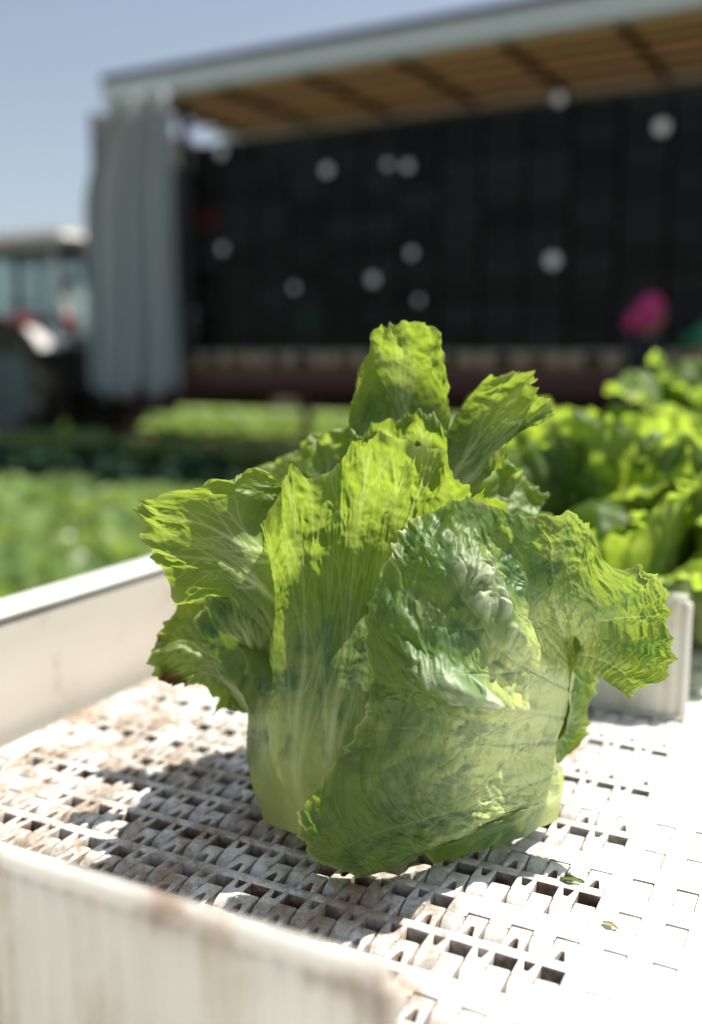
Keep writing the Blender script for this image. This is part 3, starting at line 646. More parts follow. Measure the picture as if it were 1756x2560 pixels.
def crop_mesh(seed):
    rs = random.Random(seed); bm = bmesh.new()
    for i in range(17):
        ph = i * 2.399 + rs.uniform(-.3, .3); inner = i / 17; L = rs.uniform(.18, .27) * (1.05 - .35 * inner); el = rs.uniform(.25, .55) + .75 * inner; w = rs.uniform(.075, .12)
        rows = []
        for a in range(6):
            t = a / 5; r = .01 + L * t * math.cos(el) ; z = .01 + L * (t * math.sin(el) - .28 * t * t * (1 - inner)) * 1.15
            ww = w * math.sin(math.pi * min(.93, .1 + .8 * t)) ** .7
            row = []
            for s in (-1, -.5, 0, .5, 1):
                zz = z + abs(s) * .02 + rs.uniform(-.01, .01) * t; rr = r - .01 * s * s
                row.append(bm.verts.new((rr * math.cos(ph) - s * ww * math.sin(ph), rr * math.sin(ph) + s * ww * math.cos(ph), max(.004, zz))))
            rows.append(row)
        for a, b_ in zip(rows, rows[1:]):
            for j in range(4): bm.faces.new((a[j], b_[j], b_[j + 1], a[j + 1]))
    me = bpy.data.meshes.new('crop_plant'); bm.to_mesh(me); bm.free(); me.materials.append(CROP)
    me.polygons.foreach_set('use_smooth', [True] * len(me.polygons)); return me
CM = [crop_mesh(s) for s in range(4)]
CROP_SHADE = NM('shaded_crop_leaf'); CROP_SHADE = CROP_SHADE.done(CROP_SHADE.bsdf(CROP_SHADE.mix(CROP_SHADE.noise(CROP_SHADE.obj(), 9, 3), (.010, .035, .016), (.022, .060, .026)), .7, 0, .2))  # darker copy of the crop leaf: shade of the field band put into colour
CM_SHADE = []
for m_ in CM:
    c_ = m_.copy(); c_.materials.clear(); c_.materials.append(CROP_SHADE); CM_SHADE.append(c_)
def projp(p):
    v = np.array(p) - CO; d = v @ FW; return PW / 2 + F_PX * (v @ RT) / d, PH / 2 - F_PX * (v @ UP) / d, d
TY = float(at(460, 885, 10.6)[1])                  # near side of the trailer
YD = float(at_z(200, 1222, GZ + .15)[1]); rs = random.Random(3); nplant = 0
yy = 2.6
rest = []
while yy < 24:
    soil_gap = TY - 1.35 < yy < TY - .95 or TY + .2 < yy < TY + 2.6
    xx = -14.0
    while xx < 12:
        x_, y_, d_ = projp((xx, yy, GZ + .1))
        near_part = yy < TY - .9
        ok = d_ > 1 and -70 < x_ < 1000 and 960 < y_ < 1600 and not soil_gap and (x_ < 560 or not near_part)
        if ok and nplant < 300:
            shade_ = near_part and yy > YD
            o = link('crop_plant', (CM_SHADE if shade_ else CM)[rs.randrange(4)]); o.location = (xx + rs.uniform(-.03, .03), yy + rs.uniform(-.03, .03), GZ)
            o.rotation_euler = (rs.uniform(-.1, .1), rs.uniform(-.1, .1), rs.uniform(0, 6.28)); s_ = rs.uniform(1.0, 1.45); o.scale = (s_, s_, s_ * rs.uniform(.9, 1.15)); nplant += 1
            if shade_: tag(o, 'crop plant coloured dark for the shade along the trailer', 'crop plant', 'crop coloured dark for shade along the trailer')
            elif near_part: tag(o, 'leafy green crop plant growing in the field between belt and trailer', 'crop plant', 'field crop before the trailer')
            else: tag(o, 'leafy green crop plant growing in the sunlit field beyond the trailer', 'crop plant', 'field crop beyond the trailer')
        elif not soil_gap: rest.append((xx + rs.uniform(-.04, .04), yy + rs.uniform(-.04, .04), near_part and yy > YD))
        xx += .27 if near_part else .36
    yy += .30 if yy < TY - .9 else .42
vv = []; ff = []; mi = []
for (px_, py_, shade2) in rest:
    for i in range(9):
        ph = i * 2.399 + rs.random(); L_ = rs.uniform(.2, .32); el = .35 + .75 * i / 9; w_ = rs.uniform(.06, .1); b0 = len(vv)
        for t in (0.05, .4, .75, 1.0):
            r_ = L_ * t * math.cos(el); z_ = L_ * (t * math.sin(el) - .2 * t * t); q_ = w_ * math.sin(math.pi * (.12 + .78 * t))
            for sd in (-1, 1): vv.append((px_ + r_ * math.cos(ph) - sd * q_ * math.sin(ph), py_ + r_ * math.sin(ph) + sd * q_ * math.cos(ph), GZ + max(.005, z_ + .015)))
        for j in range(3): ff.append((b0 + 2 * j, b0 + 2 * j + 1, b0 + 2 * j + 3, b0 + 2 * j + 2)); mi.append(1 if shade2 else 0)
fm = bpy.data.meshes.new('field_crop'); fm.from_pydata(vv, [], ff); fm.materials.append(CROP); fm.materials.append(CROP_SHADE); fm.polygons.foreach_set('material_index', mi); fm.polygons.foreach_set('use_smooth', [True] * len(mi))
tag(link('field_crop', fm), 'leafy green crop covering the rest of the field', 'crop', None, 'stuff')
print('plants', nplant, len(rest))

#SECTION trailer
# ------------------------------------------------------------------ curtain-sided trailer
def x_on(px, Y, py=885):
    r = FW + RT * (px - PW / 2) / F_PX - UP * (py - PH / 2) / F_PX; t = Y / r[1]; return float((CO + r * t)[0])
def z_on(px, py, Y):
    r = FW + RT * (px - PW / 2) / F_PX - UP * (py - PH / 2) / F_PX; t = Y / r[1]; return float((CO + r * t)[2])
XC = x_on(455, TY)                                  # where the drawn curtain ends
XF = x_on(235, TY)                                  # front end
XR = x_on(1756, TY) + 3.0
ZF = z_on(460, 905, TY) - .03                       # deck
ZT = z_on(455, 240, TY)                             # underside of the roof rail
print('trailer', TY, XF, XC, XR, ZF, ZT)
DEPTH = 2.45
TRED = simple('oxide_red_chassis', (.085, .018, .018), .5, 0, .3, 6, (.10, .07, .05, .6))
RAIL = simple('grey_blue_rail', (.66, .74, .74), .5, .1, .12, 4)
BLACKTRIM = simple('dark_roof_edge', (.03, .03, .035), .6)
def mat_roof():
    k = NM('tan_roof_sheet'); p = k.pos(); n1 = k.noise(k.scaled(p, .4, 3.5, 1), 1.5, 4); c = k.mix(n1, (.40, .33, .22), (.52, .44, .31))
    b = k.bsdf(c, .7, 0, .3); t = k.n('ShaderNodeBsdfTranslucent'); k.l(k.mix(n1, (.30, .24, .16), (.38, .31, .21)), t.inputs[0])
    mx = k.n('ShaderNodeMixShader'); mx.inputs[0].default_value = .6; k.l(b, mx.inputs[1]); k.l(t.outputs[0], mx.inputs[2]); return k.done(mx.outputs[0])
def mat_curtain():
    k = NM('grey_tarpaulin'); p = k.pos(); n1 = k.noise(k.scaled(p, 5, 5, .8), 1.2, 4); c = k.mix(n1, (.62, .70, .71), (.78, .83, .83))
    return k.done(k.bsdf(c, .55, 0, .4))
tr = empty('trailer', (XF, TY, GZ)); tag(tr, 'long curtain-sided trailer with its grey curtain drawn open, loaded with black crates', 'trailer')
def tpart(mb, name, mat, parent=tr, smooth=.6):
    o = mb.build(name, mat, parent, smooth); o.location = Vector((-XF, -TY, -GZ)) if parent is tr else (0, 0, 0); return o
tpart(MB().box(XF, XR, TY + .02, TY + DEPTH, ZF - .05, ZF, .005), 'deck', simple('trailer_deck', (.20, .13, .09), .8, 0, .3, 5))
ch = tpart(MB().box(XF, XR, TY - .02, TY + .10, ZF - .24, ZF - .054, .01), 'side_beam', TRED)
ch = tpart(MB().box(XF + .3, XR, TY + DEPTH - .1, TY + DEPTH + .02, ZF - .28, ZF - .054, .01), 'side_beam', TRED)
for yb in (TY + .75, TY + 1.6): tpart(MB().box(XF - .2, XR, yb, yb + .14, ZF - .50, ZF - .06, .01), 'chassis_beam', TRED)
for i in range(6):
    xb = XF + .5 + i * 1.1; tpart(MB().box(xb, xb + .1, TY + .12, TY + DEPTH - .12, ZF - .22, ZF - .06, .01), 'cross_member', TRED)
tpart(MB().box(XF - 1.9, XF + .1, TY + 1.15, TY + 1.3, ZF - .62, ZF - .48, .01), 'drawbar', TRED)
lm = MB().box(x_on(760, TY), x_on(775, TY), TY + .0, TY + .10, ZF - .75, ZF - .285, .01); tpart(lm, 'landing_leg', TRED)
lamp = MB().box(x_on(690, TY), x_on(755, TY), TY - .03, TY - .005, ZF - .45, ZF - .33, .01); tpart(lamp, 'marker_board', simple('tan_marker_board', (.5, .33, .2), .6))
TYRE = simple('muddy_tyre_rubber', (.030, .029, .028), .8, 0, .3, 6, (.34, .30, .21, .8)); RIMM = simple('grey_green_rim', (.13, .18, .18), .5, .1, .2, 5, (.1, .09, .07, .5))
def wheel(name, c, R, w, parent, lugs=0, rim=RIMM):
    rt = empty(name, c); rt.parent = parent
    h = w / 2; b = MB().lathe([(R * .60, -h * .7), (R * .72, -h), (R * .93, -h * .98), (R * .985, -h * .75), (R, -h * .3), (R, h * .3), (R * .985, h * .75), (R * .93, h * .98), (R * .72, h), (R * .60, h * .7)], 'Y', 48, close=True)
    if lugs:
        for i in range(lugs):
            for s in (-1, 1):
                t = 2 * math.pi * (i + (.5 if s > 0 else 0)) / lugs; dt = .16
                pts = []
                for f in (0, .5, 1):
                    a = t + dt * f; pts.append((math.cos(a) * R * (1.012 - .03 * f), s * h * (.02 + .95 * f), math.sin(a) * R * (1.012 - .03 * f)))
                b.tube(pts, [R * .035, R * .035, R * .03], 5)
    link('tyre', b.mesh('tyre', .8), rt, TYRE)
    r = MB().lathe([(.001, -h * .2), (R * .2, -h * .2), (R * .22, -h * .35), (R * .5, -h * .1), (R * .56, -h * .68), (R * .61, -h * .72), (R * .61, h * .7), (R * .3, h * .6), (.001, h * .6)], 'Y', 40)
    for i in range(8):
        t = 2 * math.pi * i / 8; r.tube([(math.cos(t) * R * .16, -h * .3, math.sin(t) * R * .16), (math.cos(t) * R * .16, -h * .16, math.sin(t) * R * .16)], R * .025, 6)
    link('rim', r.mesh('rim', .6), rt, rim); return rt
for xw in (XR - 3.2, XR - 2.0):
    for yw in (TY + .3, TY + DEPTH - .3):
        wheel('wheel', (xw - XF, yw - TY, .5), .5, .36, tr)
# roof
tpart(MB().box(XF + .25, XR, TY - .05, TY + .06, ZT + .03, ZT + .26, .02), 'roof_rail', RAIL)
tpart(MB().box(XF + .24, XR, TY - .06, TY + .04, ZT + .264, ZT + .33, .02), 'roof_edge', BLACKTRIM)
tpart(MB().box(XF, XR, TY + DEPTH - .06, TY + DEPTH + .05, ZT, ZT + .27, .02), 'roof_rail', RAIL)
rs_ = MB()
nb = 9
tpart(MB().box(XF + .26, XR, TY + .065, TY + DEPTH - .065, ZT + .21, ZT + .22), 'roof_sheet', mat_roof())
BOW = simple('dark_roof_bow', (.07, .035, .03), .7)
for i in range(nb): 
    xb = XF + .35 + i * (XR - XF) / nb; tpart(MB().box(xb, xb + .07, TY + .07, TY + DEPTH - .07, ZT + .13, ZT + .205, .01), 'roof_bow', BOW)
WOODT = simple('tan_roof_lath', (.46, .32, .15), .7, 0, .25, 3)
for i in range(6):
    yb = TY + .30 + i * .36; tpart(MB().box(XF + .05, XR, yb, yb + .05, ZT + .145, ZT + .190, .006), 'roof_lath', WOODT if i % 2 else BOW)
tpart(MB().box(XF, XF + .06, TY + .02, TY + DEPTH, ZF + .005, ZT - .005, .01), 'headboard', simple('headboard_panel', (.10, .10, .11), .6))
for xp in (XC + .0, XR - .1):
    tpart(MB().box(xp, xp + .09, TY + .03, TY + .12, ZF + .004, ZT - .004, .01), 'pillar', simple('dark_pillar', (.035, .038, .042), .5, .2))
FARC = NM('tan_far_curtain'); fb = FARC.bsdf((.42, .36, .20), .7); ft = FARC.n('ShaderNodeBsdfTranslucent'); ft.inputs[0].default_value = (.45, .38, .2, 1); fx = FARC.n('ShaderNodeMixShader'); fx.inputs[0].default_value = .4
FARC.l(fb, fx.inputs[1]); FARC.l(ft.outputs[0], fx.inputs[2]); FARC = FARC.done(fx.outputs[0])
tpart(MB().box(XC + 1.0, XR, TY + DEPTH - .05, TY + DEPTH - .045, ZF + .005, ZT - .005), 'far_curtain', FARC)
tpart(MB().box(XF + .1, XC + .995, TY + DEPTH - .05, TY + DEPTH - .045, ZF + .005, ZT - .62), 'far_curtain', FARC)
# gathered curtain: folded sheet
bm = bmesh.new(); cols = 150; rowsz = 26; grid = []
for j in range(rowsz):
    v = j / (rowsz - 1); z = (ZF - .30) + v * (ZT + .02 - ZF + .30) ; row = []
    for i in range(cols):
        u = i / (cols - 1); ph = u * 2 * math.pi * 6.5 + 1.3 * math.sin(u * 9) + .5 * math.sin(v * 3 + u * 4)
        amp = .15 * (.75 + .5 * math.sin(u * 13 + 1)) * (1 - .35 * v)
        x0 = XF + .10 + .40 * max(0, (v - .66) / .34) ** 1.2
        x = x0 + (XC + .02 - x0) * u + .03 * math.sin(ph * .5) + .012 * math.sin(6 * v + 9 * u)
        y = TY - .17 + amp * math.sin(ph) - .08 * math.sin(math.pi * u) * (1 - v)
        zz = z + (.07 * math.sin(u * 21) + .05 * math.sin(u * 47 + 2)) * (1 - v) ** 4
        row.append(bm.verts.new((x, y, zz)))
    grid.append(row)
for a, b_ in zip(grid, grid[1:]):
    for i in range(cols - 1): bm.faces.new((a[i], a[i + 1], b_[i + 1], b_[i]))
bmesh.ops.solidify(bm, geom=bm.faces[:], thickness=.004)
cme = bpy.data.meshes.new('curtain'); bm.to_mesh(cme); bm.free()
o = link('curtain', cme, tr, mat_curtain(), True); o.location = (-XF, -TY, -GZ); o['label'] = 'grey curtain gathered in deep vertical folds'
# ------------------------------------------------------------------ pallets and crates
PW_, CH, CW, CD = .80, .215, .395, .58
WOOD = simple('pallet_wood', (.42, .33, .20), .8, 0, .35, 9); WOODG = simple('grey_pallet_wood', (.42, .41, .38), .8, 0, .3, 9)
def pallet_mesh_parts():
    root = empty('pallet')
    for i in range(3): 
        MB().box(-.39 + i * .325, -.39 + i * .325 + .13, 0, .1, .022, .112, .004).build('block', WOOD, root)
        MB().box(-.39 + i * .325, -.39 + i * .325 + .13, .9, 1.0, .022, .112, .004).build('block', WOOD, root)
        MB().box(-.39 + i * .325, -.39 + i * .325 + .13, 0, 1.0, 0, .021, .003).build('bottom_board', WOOD, root)
    for i in range(6): MB().box(-.395, .395, i * .176, i * .176 + .12, .114, .136, .003).build('deck_board', WOODG, root)
    return root
CRATE = []
def mat_crate(name, col):
    k = NM(name); rn = k.n('ShaderNodeObjectInfo').outputs['Random']; n1 = k.noise(k.obj(), 9, 5)
    c = k.mix(rn, tuple(v * .22 for v in col), tuple(v * 1.7 for v in col)); c = k.mix(k.math('MULTIPLY', k.ramp(n1, .5, .75), .35), c, (.08, .07, .055)); return k.done(k.bsdf(c, .42, 0, .25))
CBLK = mat_crate('black_crate_plastic', (.014, .016, .017)); CGRN = mat_crate('green_crate_plastic', (.005, .030, .020)); CRED = mat_crate('red_crate_plastic', (.045, .008, .008))
def crate_mesh():
    b = MB(); w, d, h = CW / 2, CD, CH - .006
    b.box(-w, w, 0, .02, h - .035, h, .004); b.box(-w, w, d - .02, d, h - .035, h, .004); b.box(-w, -w + .02, .021, d - .021, h - .035, h - .001, .004); b.box(w - .02, w, .021, d - .021, h - .035, h - .001, .004)
    b.box(-w + .012, w - .012, .012, d - .012, 0, .012, .003)
    for i in range(9):
        x = -w + .016 + i * (CW - .044) / 8; b.box(x, x + .012, .006, .020, .0125, h - .0355)
    for z in (.045, .085): b.box(-w + .012, w - .012, .010, .017, z, z + .022)
    b.box(-w + .012, -.07, .010, .017, .125, .165); b.box(.07, w - .012, .010, .017, .125, .165)
    b.box(-w + .012, -w + .018, .0205, d - .0205, .0125, h - .036); b.box(w - .018, w - .012, .0205, d - .0205, .0125, h - .036); b.box(-w + .012, w - .012, d - .018, d - .012, .0125, h - .036)
    b.box(-w + .02, w - .02, .03, .034, .02, h - .04)
    me = b.mesh('crate'); return me
cm0 = crate_mesh(); cm0.materials.append(CBLK)
cmg = cm0.copy(); cmg.materials.clear(); cmg.materials.append(CGRN); cmr = cm0.copy(); cmr.materials.clear(); cmr.materials.append(CRED)
X0 = XC + .03; ncol = int((XR - .15 - X0) / (CW + .022)); rs = random.Random(9)
special = {}
p0 = None
npal = (ncol + 1) // 2
for i in range(npal):
    r_ = pallet_mesh_parts() if p0 is None else copy_tree(p0)
    if p0 is None: p0 = r_
    r_.location = (X0 + .405 + i * 2 * (CW + .022), TY + .16, ZF + .002)
    tag(r_, 'wooden pallet on the trailer deck under the black crates', 'pallet', 'pallets under the crates')
ZB = ZF + .141
def crate_at(px, py):
    Y = TY + .2; x = x_on(px, Y, py); z = z_on(px, py, Y); return int(round((x - X0 - CW / 2) / (CW + .022))), int((z - ZB) // CH)
special[crate_at(480, 560)] = ('r', 'red crate at the edge of the stacks beside the curtain'); special[crate_at(745, 820)] = ('g', 'dark green crate low in the stacks')
for c in range(ncol):
    nr = 10
    for r in range(nr):
        k = special.get((c, r)); me = {'r': cmr, 'g': cmg}[k[0]] if k else cm0
        o = link('crate', me); o.location = (X0 + CW / 2 + c * (CW + .022) + rs.uniform(-.006, .006), TY + .17 + rs.uniform(0, .02), ZB + r * CH + .001); o.rotation_euler = (0, 0, rs.uniform(-.012, .012))
        if k: tag(o, k[1], 'crate')
        else: tag(o, 'black plastic crate stacked with many others on the trailer', 'crate', 'black crates stacked on the trailer')
print('crates', ncol * 10)
SPOT_WHITE = simple('light_spot_white', (.93, .93, .94), .6, 0, .03)  # white discs added to stand for bright points of light of unknown source
for px, py, s_, lab in ((825, 428, 1.1, 'high up between curtain and the close pair'), (980, 415, .8, 'dimmer of the close pair high on the crates'), (1030, 420, .95, 'brighter of the close pair high on the crates'),
    (1410, 258, 1.0, 'touching the upper edge of the crates under the roof'), (1665, 330, 1.25, 'beyond the dark roof pillar, high on the crates'), (558, 622, .95, 'level with the tractor cab, near the curtain'), (1040, 635, .9, 'above the tip of the topmost lettuce leaf, upper of three'),
    (942, 700, 1.1, 'just above the topmost lettuce leaf, brightest of three'), (1394, 655, 1.35, 'alone, the brightest, halfway to the pink headscarf'), (742, 720, .8, 'above the dark green crate'), (482, 782, .9, 'low beside the curtain edge'),
    (1058, 752, .7, 'lowest and faintest, right above the curled leaf'), (465, 368, 1.1, 'at the upper corner against the curtain'), (555, 382, 1.2, 'at the upper corner of the crates one stack from the curtain')):
    Y = TY + .158; x = x_on(px, Y, py); z = z_on(px, py, Y); b = MB()
    b.lathe([(.001, -.0015), (.046 * s_, -.0015), (.046 * s_, .0015), (.001, .0015)], 'Y', 24)
    o = b.build('light_spot_disc', SPOT_WHITE); o.location = (x, Y, z)
    tag(o, 'round white disc for a bright light spot ' + lab, 'label', 'white discs for light spots on the crates')

#SECTION tractor
# ------------------------------------------------------------------ tractor in front of the trailer
TW = simple('white_tractor_paint', (.66, .64, .62), .35, 0, .08, 3); TRD = simple('red_tractor_paint', (.50, .05, .04), .35, 0, .1, 3)
TBK = simple('black_tractor_frame', (.022, .022, .024), .5, 0, .3, 5); LAMP = simple('red_lamp_lens', (.55, .06, .05), .2)
GL = NM('cab_glass'); gs = GL.bsdf((.55, .68, .70), .05, 0, .5); gt = GL.n('ShaderNodeBsdfTransparent'); gt.inputs[0].default_value = (.75, .86, .87, 1); gx = GL.n('ShaderNodeMixShader'); gx.inputs[0].default_value = .35
GL.l(gt.outputs[0], gx.inputs[1]); GL.l(gs, gx.inputs[2]); GLASS = GL.done(gx.outputs[0])
TYR = TY + .25
AX = x_on(18, TYR, 990)
tt = empty('tractor', (AX, TYR, GZ)); tag(tt, 'white and red farm tractor with a glazed cab and muddy rear tyre', 'tractor')
RW = .80
wheel('rear_wheel', (0, .05, RW), RW, .46, tt, 20); wheel('rear_wheel', (0, 1.75, RW), RW, .46, tt, 20)
wheel('front_wheel', (-2.35, .10, .56), .56, .34, tt, 16); wheel('front_wheel', (-2.35, 1.6, .56), .56, .34, tt, 16)
def tb(name, mat, mb, parent=tt, sm=.6): return mb.build(name, mat, parent, sm)
for yf in (-.16, 1.48):
    b = MB(); pr = []
    for k in range(13):
        a = math.radians(30 + 130 * k / 12); pr.append((math.cos(a) * (RW + .07), math.sin(a) * (RW + .07)))
    inn = [(x * .955, z * .955) for x, z in reversed(pr)]
    M = Matrix(((1, 0, 0, 0), (0, 0, 1, yf), (0, 1, 0, RW), (0, 0, 0, 1)))
    fo = tb('fender', TW, b.prism(pr + inn, 0, .48, .012, M))
    q = MB().box(.30, .52, yf - .02, yf + .30, RW + .72, RW + .84, .02); q.bm.transform(Matrix.Rotation(0, 4, 'Y')); tb('stripe', TRD, q, fo)
# body under the cab, hood, rear housing
tb('transmission', TBK, MB().box(-1.0, .55, .55, 1.25, .55, 1.15, .05)); tb('hood', TW, MB().box(-3.0, -.95, .5, 1.3, 1.0, 1.62, .12)); tb('hood_stripe', TRD, MB().box(-2.9, -1.0, .485, .5, 1.25, 1.38, .004))
tb('engine', TBK, MB().box(-2.9, -.95, .55, 1.25, .6, .99, .03)); tb('exhaust', TBK, MB().tube([(-1.2, .45, 1.3), (-1.2, .45, 2.6), (-1.25, .45, 2.7)], .05, 12))
tb('cab_floor', TBK, MB().box(-.95, .78, .22, 1.55, 1.12, 1.32, .03))
def pillar(a, b_): return MB().tube([a, b_], .045, 8)
cz0, cz1 = 1.33, 2.42
for (x0, x1) in ((-.92, -.80), (.05, .02), (.86, .62)):
    for y0, y1 in ((.22, .28), (1.55, 1.49)): tb('cab_pillar', TBK if x0 < .5 else TW, pillar((x0, y0, cz0), (x1, y1, cz1)))
def pane(name, pts):
    bm = bmesh.new(); v = [bm.verts.new(p) for p in pts]; bm.faces.new(v); bmesh.ops.solidify(bm, geom=bm.faces[:], thickness=.006); me = bpy.data.meshes.new(name); bm.to_mesh(me); bm.free(); return link(name, me, tt, GLASS)
for ya, yb in ((.225, .285), (1.545, 1.485)):
    pane('window', [(-.88, ya, cz0), (.02, ya, cz0), (0, yb, cz1), (-.77, yb, cz1)]); pane('window', [(.09, ya, cz0), (.83, ya, cz0), (.60, yb, cz1), (.05, yb, cz1)])
pane('window', [(.87, .26, cz0 + .0), (.87, 1.51, cz0), (.63, 1.46, cz1), (.63, .31, cz1)]); pane('window', [(-.93, .26, cz0), (-.93, 1.51, cz0), (-.81, 1.46, cz1), (-.81, .31, cz1)])
tb('cab_roof', TW, MB().prism([(-1.05, .18), (.88, .12), (.92, .4), (.92, 1.4), (.88, 1.66), (-1.05, 1.6)], 2.46, 2.66, .09, None, 3)); tb('roof_gutter', TBK, MB().box(-.98, .82, .2, 1.58, 2.40, 2.455, .02))
st = tb('seat', TBK, MB().box(-.25, .25, .65, 1.1, 1.55, 1.68, .04)); tb('seat_back', TBK, MB().box(.18, .30, .67, 1.08, 1.66, 2.18, .05), st)
tb('steering_wheel', TBK, MB().lathe([(.19 + .018 * math.cos(t), .018 * math.sin(t)) for t in [2 * math.pi * k / 8 for k in range(8)]], 'Z', 24, (-.55, .87, 1.82), True)); tb('steering_column', TBK, MB().tube([(-.72, .87, 1.3), (-.55, .87, 1.82)], .04, 8))
for yl in (.10, 1.5): tb('rear_lamp', LAMP, MB().box(.84, .92, yl, yl + .22, 1.45, 1.62, .02))
for yl in (.35, 1.3): tb('work_lamp', TBK, MB().box(.86, .95, yl, yl + .14, 2.3, 2.4, .02))
for yl in (.6, 1.2): tb('lift_arm', TBK, MB().tube([(.5, yl, .75), (1.25, yl - .1 if yl < 1 else yl + .1, .55)], .05, 8)); tb('lift_rod', TBK, MB().tube([(.45, yl, 1.2), (.95, yl, .66)], .03, 8))
tb('drawbar', TBK, MB().tube([(.4, .9, .55), (1.6, .9, .55)], .06, 8)); tb('hydraulic_hoses', TBK, MB().tube([(.6, .75, 1.15), (.95, .7, 1.3), (1.3, .75, .9), (1.7, .8, .7)], .03, 6))
tb('rear_frame', TBK, MB().box(.55, .80, .35, 1.45, .70, 1.30, .03))

#SECTION people
# ------------------------------------------------------------------ field workers beyond the belt
def skin_mesh(name, joints, edges, root, sub=2):
    me = bpy.data.meshes.new(name); keys = list(joints); ix = {k: i for i, k in enumerate(keys)}
    me.from_pydata([joints[k][0] for k in keys], [(ix[a], ix[b]) for a, b in edges], [])
    o = bpy.data.objects.new(name, me); COL.objects.link(o)
    sk = o.modifiers.new('s', 'SKIN'); sk.use_smooth_shade = True
    for i, k in enumerate(keys):
        r = joints[k][1]; r = r if isinstance(r, tuple) else (r, r)
        me.skin_vertices[0].data[i].radius = r; me.skin_vertices[0].data[i].use_root = (k == root)
    ss = o.modifiers.new('u', 'SUBSURF'); ss.levels = sub; ss.render_levels = sub
    dg = bpy.context.evaluated_depsgraph_get(); m2 = bpy.data.meshes.new_from_object(o.evaluated_get(dg)); bpy.data.objects.remove(o); bpy.data.meshes.remove(me)
    m2.polygons.foreach_set('use_smooth', [True] * len(m2.polygons)); m2.name = name; return m2
SKIN = simple('skin', (.36, .20, .13), .5, 0, .1, 10)
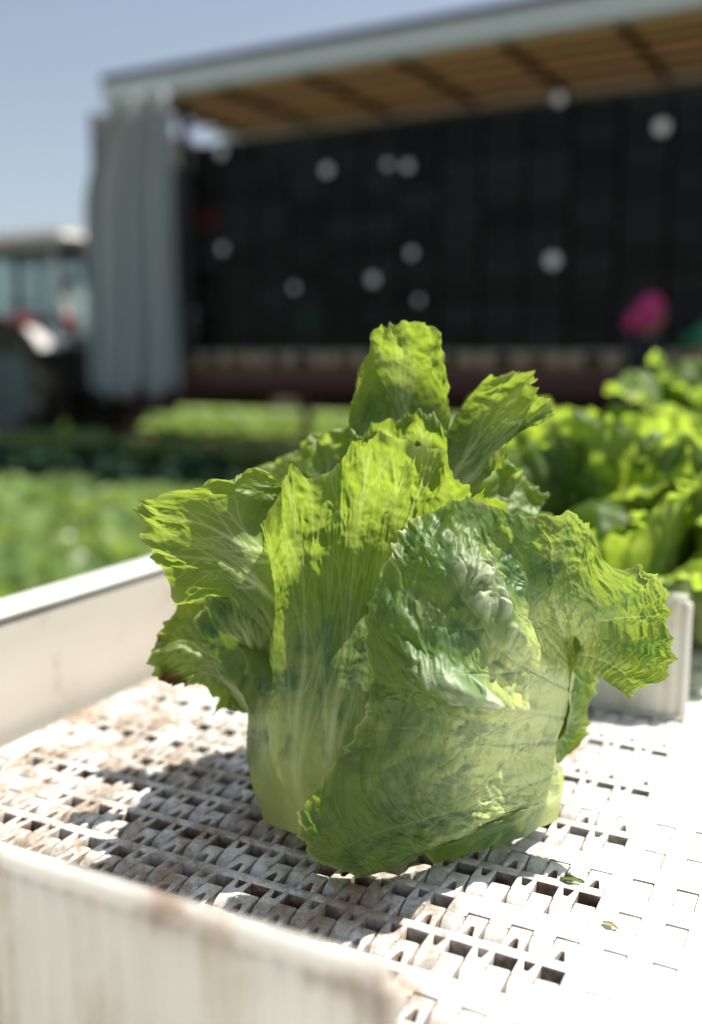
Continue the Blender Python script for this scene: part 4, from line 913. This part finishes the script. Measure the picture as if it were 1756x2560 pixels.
def person(loc, rz, height, lean, scarf, jacket, trousers, label):
    """facing +x locally"""
    root = empty('person', loc, rz); s = height / 1.62
    def L(x, y, z):
        if z > .85:
            a = lean; dx, dz = x, z - .85; x, z = dx * math.cos(a) + dz * math.sin(a), .85 - dx * math.sin(a) + dz * math.cos(a)
        return (x * s, y * s, z * s)
    J = {'pelvis': (L(0, 0, .88), .12), 'waist': (L(0, 0, 1.0), .105), 'chest': (L(0, 0, 1.18), .125), 'neck0': (L(-.01, 0, 1.33), .07), 'neck': (L(0, 0, 1.39), .05), 'head0': (L(.03, 0, 1.46), (.075, .085)), 'head1': (L(.03, 0, 1.54), (.082, .095)), 'head2': (L(.02, 0, 1.60), (.055, .06)), 'nose': (L(.125, 0, 1.49), .012)}
    E_ = [('pelvis', 'waist'), ('waist', 'chest'), ('chest', 'neck0'), ('neck0', 'neck'), ('neck', 'head0'), ('head0', 'head1'), ('head1', 'head2'), ('head0', 'nose')]
    for sd, t in ((1, 'l'), (-1, 'r')):
        J.update({t + 'hip': (L(0, sd * .09, .82), .085), t + 'knee': (L(.03, sd * .10, .46), .058), t + 'ank': (L(-.01, sd * .10, .08), .04), t + 'toe': (L(.15, sd * .11, .035), .034),
                  t + 'sh': (L(0, sd * .17, 1.29), .058), t + 'elb': (L(.06, sd * .22, 1.03), .042), t + 'wri': (L(.24, sd * .19, .92), .028), t + 'palm': (L(.30, sd * .18, .90), (.018, .035))})
        E_ += [('pelvis', t + 'hip'), (t + 'hip', t + 'knee'), (t + 'knee', t + 'ank'), (t + 'ank', t + 'toe'), ('neck0', t + 'sh'), (t + 'sh', t + 'elb'), (t + 'elb', t + 'wri'), (t + 'wri', t + 'palm')]
        for q in range(4):
            J[t + 'f%d' % q] = (L(.345, sd * (.15 + .02 * q), .885), .009); J[t + 'g%d' % q] = (L(.37 + .006 * (q in (1, 2)), sd * (.15 + .02 * q), .86), .008)
            E_ += [(t + 'palm', t + 'f%d' % q), (t + 'f%d' % q, t + 'g%d' % q)]
        J[t + 'th'] = (L(.31, sd * .135, .88), .010); E_ += [(t + 'palm', t + 'th')]
    link('body', skin_mesh('body', J, E_, 'pelvis', 1), root, SKIN)
    CJ = {k: (v[0], (v[1] if not isinstance(v[1], tuple) else v[1][0]) + .018) for k, v in J.items() if k in ('pelvis', 'waist', 'chest', 'neck0', 'lsh', 'lelb', 'lwri', 'rsh', 'relb', 'rwri')}
    link('jacket', skin_mesh('jacket', CJ, [e for e in E_ if e[0] in CJ and e[1] in CJ], 'pelvis'), root, jacket)
    TJ = {k: (v[0], (v[1] if not isinstance(v[1], tuple) else v[1][0]) + .014) for k, v in J.items() if k in ('pelvis', 'lhip', 'lknee', 'lank', 'rhip', 'rknee', 'rank')}
    link('trousers', skin_mesh('trousers', TJ, [e for e in E_ if e[0] in TJ and e[1] in TJ], 'pelvis'), root, trousers)
    sc_ = blob('headscarf', (0, 0, 0), (.108 * s, .105 * s, .150 * s), 5, scarf, root, .10, 24); sc_.location = L(-.012, 0, 1.535); sc_.rotation_euler = (0, lean + .35, 0)
    kn = blob('scarf_knot', (0, 0, 0), (.05 * s, .06 * s, .09 * s), 6, scarf, sc_, .15, 16); kn.location = (-.085 * s, 0, -.11 * s)
    eye = MB()
    for sd in (-1, 1): bmesh.ops.create_uvsphere(eye.bm, u_segments=10, v_segments=8, radius=.012 * s, matrix=Matrix.Translation(L(.105, sd * .034, 1.525)))
    eye.build('eyes', TBK, root)
    tag(root, label, 'person'); return root
PINK = simple('pink_cloth', (.48, .035, .17), .8, 0, .25, 25); NAVY = simple('dark_navy_cloth', (.02, .024, .035), .85, 0, .3, 15); GREYC = simple('dark_grey_cloth', (.06, .06, .065), .85); GREENC = simple('green_cloth', (.03, .22, .11), .8, 0, .2, 20)
pp = at(1600, 800, 7.4)
person((float(pp[0]), float(pp[1]), GZ), YAW + .15, 1.57, .12, PINK, NAVY, GREYC, 'person in a pink headscarf and dark jacket bending forward beyond the piled lettuces')
pg = at(1720, 850, 7.6)
person((float(pg[0]) - .05, float(pg[1]), GZ), YAW - .5, 1.40, .30, GREENC, GREENC, GREYC, 'person in green clothes bending behind the piled lettuces beside the pink headscarf')
# trailer, its load and the tractor stand a little askew to the belt
PIV = Vector((XC, TY, 0)); RZ = Matrix.Rotation(math.radians(-2.4), 3, 'Z')
for o in list(COL.objects):
    if o.parent is None and o.name.split('.')[0] in ('trailer', 'crate', 'pallet', 'light_spot_disc'):
        o.location = PIV + RZ @ (o.location - PIV); o.rotation_euler.z += math.radians(-2.4)
